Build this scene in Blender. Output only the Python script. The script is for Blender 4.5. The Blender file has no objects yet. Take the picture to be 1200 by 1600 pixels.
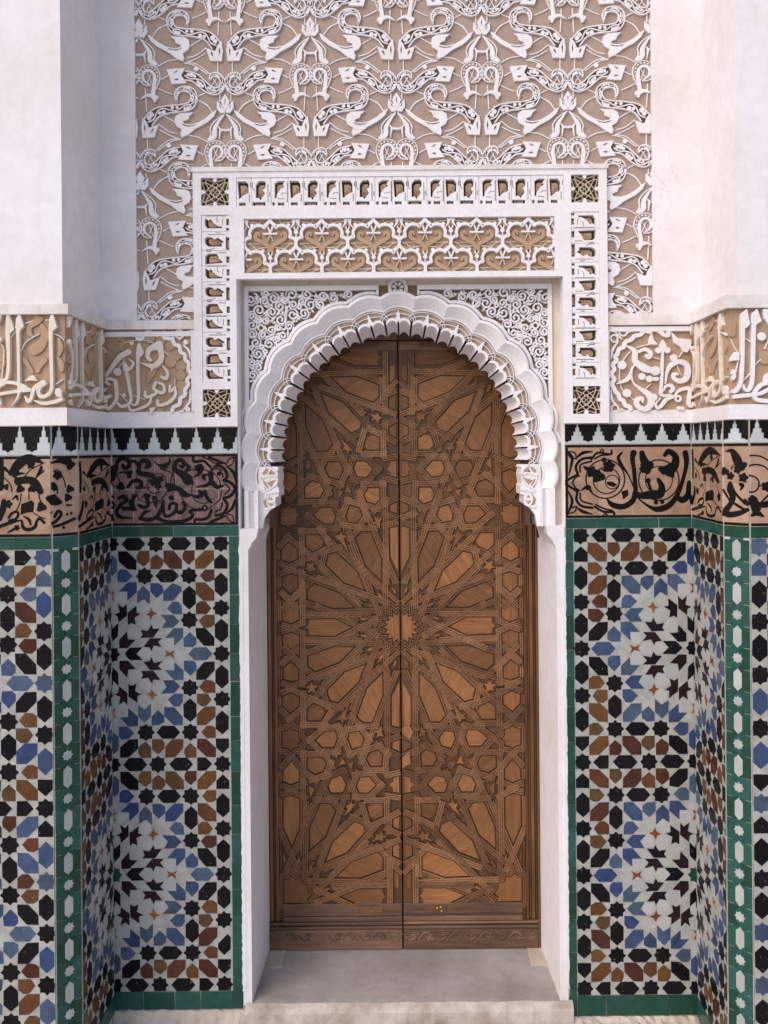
import bpy, math, random
from mathutils import Vector, geometry
random.seed(7)
R = math.radians
# ---------------------------------------------------------------- camera, sky, sun, exposure
PX, D = .002, 2.5            # metres per photo pixel on the door wall, camera distance to it
VX, VY, CX, ZB, TH = 640., 700., 626.5, 1600., .009
sc = bpy.context.scene
CAM = Vector(((VX-CX)*PX, -D, (ZB-VY)*PX))
cd = bpy.data.cameras.new('camera'); cam = bpy.data.objects.new('camera', cd)
sc.collection.objects.link(cam); sc.camera = cam
cam.location = CAM; cam.rotation_mode = 'QUATERNION'
from mathutils import Euler, Quaternion
cam.rotation_quaternion = Euler((R(90), 0, 0)).to_quaternion() @ Quaternion((0, 0, 1), -TH)
cd.sensor_fit = 'HORIZONTAL'; cd.sensor_width = 36; cd.lens = 36*(D/PX)/1200
cd.shift_x = -(VX-600)/1200; cd.shift_y = -(800-VY)/1200
cd.clip_start = .05; cd.clip_end = 500
SUN_EL, SUN_AZ = 43, -46      # height above the horizon, degrees to the left of straight ahead of the wall
w = bpy.data.worlds.new('World'); sc.world = w; w.use_nodes = True
nt = w.node_tree; sky = nt.nodes.new('ShaderNodeTexSky'); sky.sky_type = 'NISHITA'; sky.sun_disc = False
sky.sun_elevation = R(SUN_EL); sky.sun_rotation = R(180-SUN_AZ); sky.dust_density = 2.0; sky.air_density = 1; sky.ozone_density = .6
bg = nt.nodes['Background']; bg.inputs[1].default_value = .125; nt.links.new(sky.outputs[0], bg.inputs[0])
sd = bpy.data.lights.new('sun', 'SUN'); so = bpy.data.objects.new('sun', sd); sc.collection.objects.link(so)
sd.energy = 1.05; sd.angle = R(62); sd.color = (1, .90, .83)
_d = Vector((math.sin(R(SUN_AZ))*math.cos(R(SUN_EL)), -math.cos(R(SUN_AZ))*math.cos(R(SUN_EL)), math.sin(R(SUN_EL))))
so.location = _d*20; so.rotation_mode = 'QUATERNION'; so.rotation_quaternion = _d.to_track_quat('Z', 'Y')
vs = sc.view_settings; vs.view_transform = 'Standard'; vs.look = 'None'; vs.gamma = 1; vs.exposure = .70; vs.use_curve_mapping = False
# ---------------------------------------------------------------- frames, tracing
class Frame:
    def __init__(s, o, ea, eb, en):
        s.o, s.ea, s.eb, s.en = Vector(o), Vector(ea).normalized(), Vector(eb).normalized(), Vector(en).normalized()
    def pt(s, a, b, h=0.): return s.o + s.ea*a + s.eb*b + s.en*h
def X(u): return (u-CX)*PX
def Z(v): return (ZB-v)*PX
def wall(y): return Frame((0, y, 0), (1, 0, 0), (0, 0, 1), (0, -1, 0))
W0 = wall(0)
def hit(x, y, F):            # photo pixel -> coordinates on the plane F (used only to read measurements off the photograph)
    u, v = x-TH*(y-VY), y+TH*(x-VX)
    d = Vector((X(u), 0, Z(v)))-CAM
    t = (F.o-CAM).dot(F.en)/d.dot(F.en); p = CAM+d*t-F.o
    return p.dot(F.ea), p.dot(F.eb)
class Tr:                    # tracer for a zoomed crop of the photograph
    def __init__(s, x0, y0, z, F):
        s.x0, s.y0, s.z, s.F = x0, y0, z, F
        s.k = PX/z*(-(F.o-CAM).dot(F.en)/D if abs(F.en.y) > .9 else .92)
    def __call__(s, x, y): return hit(s.x0+x/s.z, s.y0+y/s.z, s.F)
# ---------------------------------------------------------------- mesh building
def area(p): return .5*sum(p[i-1][0]*p[i][1]-p[i][0]*p[i-1][1] for i in range(len(p)))
def ccw(p): return list(p) if area(p) > 0 else list(reversed(p))
def inset(p, d):             # polygon offset inwards (ccw)
    n = len(p); out = []
    for i in range(n):
        (x0, y0), (x1, y1), (x2, y2) = p[i-1], p[i], p[(i+1) % n]
        ax, ay, bx, by = x1-x0, y1-y0, x2-x1, y2-y1
        la, lb = math.hypot(ax, ay) or 1e-9, math.hypot(bx, by) or 1e-9
        n1, n2 = (-ay/la, ax/la), (-by/lb, bx/lb)
        mx, my = n1[0]+n2[0], n1[1]+n2[1]; q = 1+n1[0]*n2[0]+n1[1]*n2[1]
        q = max(q, .35); out.append((x1+mx/q*d, y1+my/q*d))
    return out
def clip_rect(p, x0, y0, x1, y1):
    for ax, lim, sg in ((0, x0, 1), (0, x1, -1), (1, y0, 1), (1, y1, -1)):
        q = []
        for i in range(len(p)):
            A, B = p[i-1], p[i]; da, db = (A[ax]-lim)*sg, (B[ax]-lim)*sg
            if (da >= 0) != (db >= 0):
                t = da/(da-db); q.append((A[0]+(B[0]-A[0])*t, A[1]+(B[1]-A[1])*t))
            if db >= 0: q.append(B)
        p = q
        if len(p) < 3: return []
    return p
def dedupe(p, e=1e-5):
    q = [p[i] for i in range(len(p)) if math.hypot(p[i][0]-p[i-1][0], p[i][1]-p[i-1][1]) > e]
    return q
def spline(pts, n=5, closed=False):
    P = list(pts); N = len(P); out = []
    if N == 2 and not closed:
        return [tuple(P[0][k]+(P[1][k]-P[0][k])*i/4 for k in range(len(P[0]))) for i in range(5)]
    for i in range(N if closed else N-1):
        p1, p2 = P[i], P[(i+1) % N]
        p0 = P[i-1] if (i > 0 or closed) else tuple(2*a-b for a, b in zip(p1, p2))
        p3 = P[(i+2) % N] if (i+2 < N or closed) else tuple(2*b-a for a, b in zip(p1, p2))
        for j in range(n):
            t = j/n
            out.append(tuple(.5*(2*b+(c-a)*t+(2*a-5*b+4*c-d)*t*t+(3*b-a-3*c+d)*t**3) for a, b, c, d in zip(p0, p1, p2, p3)))
    out.append(tuple(P[0]) if closed else tuple(P[-1]))
    return out
class MB:
    def __init__(s): s.v, s.f, s.mi = [], [], None
    def add(s, vs, fs):
        o = len(s.v); s.v += [tuple(x) for x in vs]; s.f += [tuple(i+o for i in f) for f in fs]
    def poly(s, F, p, h0, h1, bev=.0006, tilt=0):
        p = dedupe(ccw(p)); n = len(p)
        if n < 3: return
        q = inset(p, bev) if bev else p
        tx, ty = random.uniform(-tilt, tilt), random.uniform(-tilt, tilt); cx, cy = p[0]
        g = lambda a, b, h: F.pt(a, b, h+tx*(a-cx)+ty*(b-cy))
        vs = [F.pt(a, b, h0) for a, b in p]+[g(a, b, h1-bev) for a, b in p]
        fs = [(i, (i+1) % n, n+(i+1) % n, n+i) for i in range(n)]
        if bev:
            vs += [g(a, b, h1) for a, b in q]; fs += [(n+i, n+(i+1) % n, 2*n+(i+1) % n, 2*n+i) for i in range(n)]
            fs.append(tuple(range(2*n, 3*n)))
        else: fs.append(tuple(range(n, 2*n)))
        s.add(vs, fs)
    def disc(s, F, c, r, h0, h1, n=14, bev=.0008, ry=None):
        s.poly(F, [(c[0]+r*math.cos(6.2832*i/n), c[1]+(ry or r)*math.sin(6.2832*i/n)) for i in range(n)], h0, h1, bev)
    def box(s, a, b):
        (x0, y0, z0), (x1, y1, z1) = a, b
        s.add([(x0, y0, z0), (x1, y0, z0), (x1, y1, z0), (x0, y1, z0), (x0, y0, z1), (x1, y0, z1), (x1, y1, z1), (x0, y1, z1)],
              [(0, 3, 2, 1), (4, 5, 6, 7), (0, 1, 5, 4), (1, 2, 6, 5), (2, 3, 7, 6), (3, 0, 4, 7)])
    def prism_z(s, plan, z0, z1):
        n = len(plan)
        s.add([(x, y, z0) for x, y in plan]+[(x, y, z1) for x, y in plan],
              [(i, (i+1) % n, n+(i+1) % n, n+i) for i in range(n)]+[tuple(range(n-1, -1, -1)), tuple(range(n, 2*n))])
    def plate(s, F, outer, holes, h0, h1):
        loops = [ccw(outer)]+[list(reversed(ccw(h))) for h in holes]
        flat = [q for l in loops for q in l]
        tris = geometry.tessellate_polygon([[Vector((a, b, 0)) for a, b in l] for l in loops])
        s.add([F.pt(a, b, h1) for a, b in flat], [tuple(t) for t in tris])
        for l in loops:
            n = len(l)
            s.add([F.pt(a, b, h0) for a, b in l]+[F.pt(a, b, h1) for a, b in l], [(i, (i+1) % n, n+(i+1) % n, n+i) for i in range(n)])
    def stroke(s, F, pts, ws, h0, h1, bev=None, n=5, clip=None, closed=False, rnd=True, dome=0.):
        if not isinstance(ws, (tuple, list)): ws = (ws,)
        m = len(pts); P = []
        for i, p in enumerate(pts):
            t = i/(m-1)*(len(ws)-1) if not closed else 0; j = min(int(t), max(len(ws)-2, 0)); fr = t-j
            wd = ws[0] if len(ws) == 1 else ws[j]+(ws[j+1]-ws[j])*fr
            P.append((p[0], p[1], wd))
        C = spline(P, n, closed); C = [c for i, c in enumerate(C) if i == 0 or math.hypot(c[0]-C[i-1][0], c[1]-C[i-1][1]) > 1e-6]
        if rnd and not closed and len(C) > 2:
            for e in (0, 1):
                a, b = (C[0], C[1]) if e == 0 else (C[-1], C[-2])
                L = math.hypot(a[0]-b[0], a[1]-b[1]) or 1e-9; dx, dy = (a[0]-b[0])/L, (a[1]-b[1])/L; wd = max(a[2], 1e-4)
                ex = [(a[0]+dx*wd*.26, a[1]+dy*wd*.26, wd*.84), (a[0]+dx*wd*.43, a[1]+dy*wd*.43, wd*.5)]
                C = list(reversed(ex))+C if e == 0 else C+ex
        N = len(C); secs = []
        for i, (x, y, wd) in enumerate(C):
            if closed: A, B = C[(i-1) % (N-1)] if i else C[N-2], C[(i+1) % N] if i < N-1 else C[1]
            else: A, B = C[max(i-1, 0)], C[min(i+1, N-1)]
            dx, dy = B[0]-A[0], B[1]-A[1]; L = math.hypot(dx, dy) or 1e-9
            secs.append((x, y, -dy/L, dx/L, max(wd, 2e-4)/2))
        runs, cur = [], []
        for q in secs:
            if clip is None or clip(q[0], q[1]): cur.append(q)
            elif cur: runs.append(cur); cur = []
        if cur: runs.append(cur)
        for run in runs:
            if len(run) < 2: continue
            vs, fs = [], []
            for (x, y, nx, ny, hw) in run:
                b = min(bev if bev is not None else .0012, hw*.6)
                for o, h in ((-hw, h0), (-hw, h1-b), (-hw+b, h1), (0, h1+dome*hw), (hw-b, h1), (hw, h1-b), (hw, h0)):
                    vs.append(F.pt(x+nx*o, y+ny*o, h))
            for i in range(len(run)-1):
                for k in range(6): fs.append((i*7+k, i*7+k+1, i*7+7+k+1, i*7+7+k))
            fs.append((0, 1, 2, 3, 4, 5, 6)); o = (len(run)-1)*7; fs.append(tuple(o+k for k in range(6, -1, -1)))
            s.add(vs, fs)
WL = {}
def obj(name, mb, mat, parent=None, smooth=False, kind=None, label=None):
    if not mb.v: return None
    n = len(mb.v); lo = [min(q[k] for q in mb.v) for k in range(3)]; hi = [max(q[k] for q in mb.v) for k in range(3)]
    c = Vector([(lo[k]+hi[k])/2 for k in range(3)])
    me = bpy.data.meshes.new(name); me.from_pydata([Vector(q)-c for q in mb.v], [], mb.f); [me.materials.append(q) for q in (mat if isinstance(mat, (list, tuple)) else [mat])]
    if mb.mi: me.polygons.foreach_set('material_index', mb.mi)
    if smooth: me.polygons.foreach_set('use_smooth', [True]*len(me.polygons))
    o = bpy.data.objects.new(name, me); sc.collection.objects.link(o); WL[o] = c
    if parent: o.parent = parent; o.location = c-WL[parent]
    else: o.location = c
    if kind: o['kind'] = kind
    if label: o['label'] = label
    return o
def thing(name, label, cat, loc=(0, 0, 0), group=None):
    o = bpy.data.objects.new(name, None); sc.collection.objects.link(o); o.location = loc; WL[o] = Vector(loc)
    o.empty_display_size = .05; o['label'] = label; o['category'] = cat
    if group: o['group'] = group
    return o
# ---------------------------------------------------------------- materials
class NT:
    def __init__(s, name):
        s.m = bpy.data.materials.new(name); s.m.use_nodes = True; s.t = s.m.node_tree; s.b = s.t.nodes['Principled BSDF']
    def n(s, typ, **kw):
        q = s.t.nodes.new('ShaderNode'+typ)
        for k, v in kw.items():
            if k in q.inputs.keys(): 
                q.inputs[k].default_value = v
            else: setattr(q, k, v)
        return q
    def l(s, a, b): s.t.links.new(a, b)
    def pos(s, scale=(1, 1, 1), rot=(0, 0, 0), rnd=0.):
        g = s.n('NewGeometry').outputs['Position']
        if rnd:
            oi = s.n('ObjectInfo'); sm = s.n('VectorMath', operation='MULTIPLY_ADD'); cb = s.n('CombineXYZ')
            for k in range(3): s.l(oi.outputs['Random'], cb.inputs[k])
            sm.inputs[1].default_value = (rnd, rnd*.7, rnd*1.3); s.l(cb.outputs[0], sm.inputs[0]); s.l(g, sm.inputs[2]); g = sm.outputs[0]
        r1 = s.n('Mapping'); r1.inputs['Rotation'].default_value = rot; s.l(g, r1.inputs[0])
        mp = s.n('Mapping'); mp.inputs['Scale'].default_value = scale; s.l(r1.outputs[0], mp.inputs[0]); return mp.outputs[0]
    def noise(s, vec, scale, detail=4, rough=.55):
        q = s.n('TexNoise'); q.inputs['Scale'].default_value = scale; q.inputs['Detail'].default_value = detail; q.inputs['Roughness'].default_value = rough
        s.l(vec, q.inputs['Vector']); return q.outputs['Fac']
    def ramp(s, fac, stops):
        q = s.n('ValToRGB'); e = q.color_ramp.elements
        while len(e) < len(stops): e.new(.5)
        for i, (p, c) in enumerate(stops): e[i].position = p; e[i].color = (c[0], c[1], c[2], 1) if isinstance(c, tuple) else (c, c, c, 1)
        s.l(fac, q.inputs[0]); return q.outputs[0]
    def mix(s, f, a, b, mode='MIX'):
        q = s.n('Mix', data_type='RGBA', blend_type=mode)
        for i, x in ((0, f), (6, a), (7, b)):
            if hasattr(x, 'is_linked') or isinstance(x, bpy.types.NodeSocket): s.l(x, q.inputs[i])
            else: q.inputs[i].default_value = x if not isinstance(x, tuple) else (x[0], x[1], x[2], 1)
        return q.outputs[2]
    def bump(s, fac, st, dist=.002):
        q = s.n('Bump'); q.inputs['Strength'].default_value = st; q.inputs['Distance'].default_value = dist
        s.l(fac, q.inputs['Height']); s.l(q.outputs[0], s.b.inputs['Normal'])
    def done(s, col, rough, spec=.5):
        if isinstance(col, bpy.types.NodeSocket): s.l(col, s.b.inputs['Base Color'])
        else: s.b.inputs['Base Color'].default_value = (*col, 1)
        if isinstance(rough, bpy.types.NodeSocket): s.l(rough, s.b.inputs['Roughness'])
        else: s.b.inputs['Roughness'].default_value = rough
        s.b.inputs['Specular IOR Level'].default_value = spec
        return s.m
def plaster(name, col, dirt, amt=.35, bump=.25, scale=6, spots=.0, cracks=.0):
    q = NT(name); p = q.pos()
    n1 = q.noise(p, scale, 6); n2 = q.noise(p, scale*9, 5); n3 = q.noise(q.pos((3, 3, .6)), 9, 4)
    f = q.ramp(n1, [(.42, 0.), (.8, amt)]); c = q.mix(f, col, dirt)
    f3 = q.ramp(n3, [(.55, 0.), (.85, amt*.7)]); c = q.mix(f3, c, dirt)
    f2 = q.ramp(n2, [(.3, .93), (.7, 1.03)]); c = q.mix(1., c, f2, 'MULTIPLY')
    if cracks:
        vo = q.n('TexVoronoi', feature='DISTANCE_TO_EDGE'); vo.inputs['Scale'].default_value = 2.3
        ws = q.n('VectorMath', operation='MULTIPLY_ADD'); nn = q.n('TexNoise'); nn.inputs['Scale'].default_value = 5.; nn.inputs['Detail'].default_value = 6; q.l(p, nn.inputs['Vector'])
        q.l(nn.outputs['Color'], ws.inputs[0]); ws.inputs[1].default_value = (.35, .35, .35); q.l(p, ws.inputs[2]); q.l(ws.outputs[0], vo.inputs['Vector'])
        ln = q.ramp(vo.outputs['Distance'], [(.0, 1.), (.004, 0.)]); mk_ = q.ramp(q.noise(p, 2.6, 2), [(.56, 0.), (.62, cracks)])
        ff = q.mix(1., ln, mk_, 'MULTIPLY'); c = q.mix(ff, c, tuple(x*.6 for x in dirt))
    if spots:
        sp = q.ramp(q.noise(p, 140, 2), [(.70, 0.), (.74, spots)]); c = q.mix(sp, c, tuple(x*.45 for x in dirt))
    ad = q.n('Math', operation='MULTIPLY_ADD'); q.l(n2, ad.inputs[0]); ad.inputs[1].default_value = .5; q.l(q.noise(p, 260, 3), ad.inputs[2])
    q.bump(ad.outputs[0], bump, .0012)
    return q.done(c, .8, .25)
def tile(name, cols, rough=.2, mottled=.3, chips=.0, chipcol=(.5, .46, .42), spec=.22):
    q = NT(name); p = q.pos(rnd=3.); oi = q.n('ObjectInfo')
    st = [((i+.0)/len(cols), c) for i, c in enumerate(cols)]
    rp = q.n('ValToRGB'); rp.color_ramp.interpolation = 'CONSTANT' if len(cols) > 3 else 'LINEAR'; e = rp.color_ramp.elements
    while len(e) < len(st): e.new(.5)
    for i, (po, c) in enumerate(st): e[i].position = po; e[i].color = (*c, 1)
    q.l(oi.outputs['Random'], rp.inputs[0]); c = rp.outputs[0]
    m = q.ramp(q.noise(p, 28, 5), [(.25, 1-mottled), (.8, 1+mottled*.6)]); c = q.mix(1., c, m, 'MULTIPLY')
    if chips:
        f = q.ramp(q.noise(p, 120, 3), [(.69, 0.), (.72, chips)]); c = q.mix(f, c, chipcol)
    q.bump(q.noise(p, 38, 3), .16, .002)
    r = q.ramp(q.noise(p, 20, 3), [(.3, rough*.7), (.8, rough*1.7)])
    return q.done(c, r, spec)
def wood(name, ang, dark, light, rough=.5, fine=1.):
    q = NT(name); rot = (0, R(ang), 0)
    g = q.noise(q.pos((48*fine, 14, 5), rot, 3.), 1.4, 5, .6); g2 = q.noise(q.pos((260*fine, 60, 9), rot, 3.), 1.2, 3)
    c = q.mix(q.ramp(g, [(.2, 0.), (.85, 1.)]), dark, light)
    c = q.mix(1., c, q.ramp(g2, [(.3, .7), (.7, 1.12)]), 'MULTIPLY')
    oi = q.n('ObjectInfo'); c = q.mix(1., c, q.ramp(oi.outputs['Random'], [(0., .62), (1., 1.28)]), 'MULTIPLY')
    k = q.ramp(q.noise(q.pos(rnd=2.), 55, 2), [(.74, 0.), (.79, .75)]); c = q.mix(k, c, (.02, .01, .005))
    st = q.ramp(q.noise(q.pos(), 5, 4), [(.35, .78), (.75, 1.08)]); c = q.mix(1., c, st, 'MULTIPLY')
    q.bump(g2, .3, .001)
    return q.done(c, rough, .35)
M = {}
M['plaster'] = plaster('white_plaster', (.79, .745, .765), (.60, .50, .42), .5, .45, 3, .0, .3)
M['ledge'] = plaster('dusty_plaster_ledge', (.78, .735, .72), (.45, .34, .25), .7, .35, 8)
M['stucco'] = plaster('white_carved_stucco', (.80, .757, .775), (.60, .48, .38), .28, .3, 12)
M['cream'] = plaster('cream_plaster', (.70, .62, .52), (.50, .40, .30), .5, .25, 8)
M['ground'] = plaster('tan_stucco_ground', (.40, .295, .24), (.31, .22, .175), .8, .4, 10)
M['tan'] = plaster('ochre_stucco_ground', (.43, .295, .20), (.33, .215, .14), .7, .5, 14)
M['tanlet'] = plaster('cream_carved_letters', (.76, .68, .60), (.60, .48, .38), .5, .3, 10)
M['leaf'] = plaster('ochre_carved_leaf', (.45, .305, .20), (.34, .215, .14), .6, .4, 20)
M['deep'] = plaster('dark_stucco_with_shade', (.12, .075, .05), (.07, .042, .03), .7, .4, 20)  # dark paint, with the shadow of the recesses put into the colour
M['rib'] = plaster('cream_lattice_rib', (.62, .52, .40), (.45, .34, .24), .5, .3, 20)
M['K'] = tile('black_tile', [(.006, .006, .007), (.010, .009, .010)], .22, .3, .5, (.3, .28, .27), .09)
M['D'] = tile('aubergine_tile', [(.010, .007, .010), (.022, .011, .014)], .22, .3, .3, (.3, .28, .27), .1)
M['B'] = tile('brown_tile', [(.105, .038, .016), (.068, .023, .014), (.13, .056, .018), (.095, .05, .02), (.072, .02, .013), (.115, .045, .017)], .22, .35, .35)
M['U'] = tile('blue_tile', [(.055, .085, .165), (.04, .062, .13), (.07, .10, .165), (.035, .055, .15), (.06, .085, .135), (.045, .072, .15)], .22, .35, .3)
M['W'] = tile('white_tile', [(.40, .395, .375), (.35, .36, .345), (.43, .415, .405)], .25, .12, .12)
M['O'] = tile('orange_tile', [(.30, .12, .025), (.19, .05, .02)], .22, .3)
M['G'] = tile('green_tile', [(.016, .068, .046), (.02, .082, .060), (.022, .070, .055), (.012, .055, .033), (.026, .09, .078)], .2, .3, .12)
M['infill'] = tile('white_tile_infill', [(.36, .358, .335), (.39, .382, .355)], .3, .3, .25)
M['grey'] = tile('pale_grey_tile', [(.44, .47, .46), (.50, .53, .52), (.47, .50, .52)], .22, .12, .15)
M['terra'] = tile('terracotta_tile', [(.38, .235, .16), (.35, .21, .145), (.41, .26, .18)], .45, .3, .3, (.6, .5, .45))
M['purple'] = tile('worn_purple_tile', [(.24, .14, .12), (.20, .12, .11)], .45, .6, 1., (.5, .42, .38), .15)
M['glaze'] = tile('black_glaze', [(.006, .006, .006), (.009, .008, .008)], .25, .2, .25, (.3, .25, .22), .09)
M['grout'] = plaster('tile_grout', (.55, .50, .45), (.40, .33, .27), .5, .3, 20)
M['marble'] = plaster('worn_marble', (.40, .355, .34), (.24, .195, .165), .85, .2, 5, .6)
M['cement'] = plaster('cement', (.55, .47, .40), (.33, .26, .2), .9, .6, 10)
M['riser'] = plaster('worn_step_edge', (.56, .49, .43), (.27, .20, .14), 1., .7, 13, .6)
M['inlay'] = plaster('pale_ochre_stucco', (.56, .43, .33), (.45, .33, .24), .5, .3, 14)
M['paving'] = plaster('stone_paving', (.58, .54, .51), (.42, .37, .33), .8, .4, 3)
for _a in range(0, 180, 30): M['wood%d' % _a] = wood('door_panel_wood_%d' % _a, _a, (.205, .080, .027), (.36, .155, .053), .45)
M['strap'] = wood('door_strap_wood', 45, (.185, .080, .034), (.32, .148, .064), .5)
M['strap2'] = wood('door_strap_wood_pale', 135, (.205, .096, .044), (.34, .168, .078), .5)
M['groove'] = wood('door_groove_dirt_shade', 0, (.032, .014, .007), (.065, .029, .014), .7)  # groove faces painted dark: held dirt plus the shade between the reeds
M['stile'] = wood('door_stile_wood', 0, (.10, .042, .018), (.23, .10, .04), .45)
M['rail'] = wood('door_rail_wood', 90, (.12, .06, .035), (.27, .155, .105), .5)
M['back'] = wood('door_back_wood', 0, (.035, .015, .008), (.07, .032, .015), .6)
M['mended'] = wood('mended_strap_wood', 60, (.30, .12, .04), (.48, .22, .09), .5)
M['metal'] = NT('brass').done((.45, .3, .12), .4, .5)
# ---------------------------------------------------------------- planes of the place
XL, XR = X(172), X(1082)
FRONT, CH = -.30, .05
FLR = Frame((XL, -.25, 0), (0, 1, 0), (0, 0, 1), (1, 0, 0));  FRR = Frame((XR, 0, 0), (0, -1, 0), (0, 0, 1), (-1, 0, 0))
FP = wall(FRONT)
FLC = Frame((XL-CH, FRONT, 0), (1, 1, 0), (0, 0, 1), (1, -1, 0)); FRC = Frame((XR, -.25, 0), (1, -1, 0), (0, 0, 1), (-1, -1, 0))
XLs, XRs, FS = X(166), X(1083), -.293
SLR = Frame((XLs, FS, 0), (0, 1, 0), (0, 0, 1), (1, 0, 0)); SRR = Frame((XRs, 0, 0), (0, -1, 0), (0, 0, 1), (-1, 0, 0)); SP = wall(FS)
CL = .0707
LV = {'L': dict(m0=665, m1=706, b1=818, g1=835, z1=1544, base=1572), 'R': dict(m0=665, m1=697, b1=812, g1=828, z1=1556, base=1588)}
TOPZ = Z(-330)
# ground
mb = MB(); mb.box((-30, -40, -.3), (30, 12, -.012)); g = obj('paving', mb, M['paving']); g['kind'] = 'structure'
random.seed(3)
for i in range(-3, 4):
    for j in range(6):
        x0, y1 = i*.62+(.2 if j % 2 else 0), -.005-j*.42
        slab = MB(); slab.box((x0+.003, y1-.414, -.02), (x0+.617, y1, random.uniform(-.004, 0))); obj('paving_slab', slab, M['paving'], g)
# wall with the doorway
pw = thing('plaster_wall', 'white plaster wall set back between the piers, around the carved panel and doorway', 'wall', (0, .15, 0))
for a, b, c, d in ((166, 374, 1640, 430), (880, 1086, 1640, 430), (166, 1086, 430, -340)):
    mb = MB(); mb.box((X(a)-.12*(a == 166), 0, Z(c)), (X(b)+.12*(b == 1086), .34, Z(d))); obj('wall_core', mb, M['plaster'], pw)
mb = MB(); mb.box((X(374), .335, -.05), (X(880), .36, Z(430))); obj('dark_room_board', mb, M['back'], pw)
MARG = .012
for a, b, c, d in ((160, 218, 500, -340), (1021, 1100, 500, -340)):
    mb = MB(); mb.box((X(a), -MARG, Z(c)), (X(b), .01, Z(d))); obj('wall_margin', mb, M['plaster'], pw)
# jambs below the arch: narrow front strip and the splayed side behind it
for sgn, (u0, u1, u2) in ((-1, (374, 387, 392)), (1, (880, 867, 858))):
    mb = MB(); pl = [(X(u0)+.0*sgn, -.0072), (X(u1), -.0072), (X(u2), .27), (X(u0), .27)]
    mb.prism_z(pl, Z(1566), Z(856)); obj('door_jamb', mb, M['plaster'], pw)
    # ogee corbel that carries the arch post
    e = (lambda u: X(u)) if sgn < 0 else (lambda u: X(1254-u))
    prof = [(374, 857), (387, 857), (391, 851), (392.5, 846), (400, 838), (402, 828), (403, 824), (374, 824)]
    mb = MB(); n = len(prof)
    prof2 = [(374, 857), (392, 857), (393, 851), (394, 846), (397, 838), (398, 828), (398, 824), (374, 824)]
    mb.add([(e(a), -.0078, Z(b)) for a, b in prof]+[(e(a), .258, Z(b)) for a, b in prof2],
           [(i, (i+1) % n, n+(i+1) % n, n+i) for i in range(n)]+[tuple(range(n)), tuple(range(n, 2*n))])
    obj('corbel', mb, M['plaster'], pw)
# ragged plaster laid over the tile edges
rg = random.Random(2)
for sgn in (-1, 1):
    e = (lambda u: X(u)) if sgn < 0 else (lambda u: X(1254-u))
    pts = [(e(372.6+rg.uniform(-1.1, .8)), Z(842+i*6)) for i in range(118)]+[(e(379), Z(842+117*6)), (e(379), Z(842))]
    mb = MB(); mb.poly(W0, pts, .0, .0084, .0008); obj('plaster_edge', mb, M['plaster'], pw)
# piers
for S in 'LR':
    L = LV[S]; lab = 'plastered corner pier whose inner side lies in shade' if S == 'L' else 'plastered corner pier whose inner side is warmly lit'
    xs = -1.15 if S == 'L' else 1.2
    pr = thing('corner_pier', lab, 'pier', (xs*.97, -.2, 0))
    sg = 1 if S == 'L' else -1; xe = XL if S == 'L' else XR; xo = -2.3 if S == 'L' else 2.4; xs_ = XLs if S == 'L' else XRs
    pl = [(xo, FRONT), (xe-sg*CH, FRONT), (xe, -.25), (xe, .001), (xe, .34), (xo, .34)]
    mb = MB(); mb.prism_z([(x-sg*.002*(x == xe), y+.002*(y == FRONT)) for x, y in pl], -.01, Z(L['m0']+.5)); obj('pier_core', mb, M['grout'], pr)
    mb = MB(); mb.prism_z([(xo, FS), (xs_, FS), (xs_, .34), (xo, .34)], Z(L['m0']), Z(512)); obj('pier_core', mb, M['tan'], pr)
    xu = X(164) if S == 'L' else X(1096); fu = FS-.004
    mb = MB(); mb.prism_z([(xo, fu), (xu, fu), (xu, .34), (xo, .34)], Z(500), TOPZ); obj('pier_shaft', mb, M['plaster'], pr)
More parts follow.
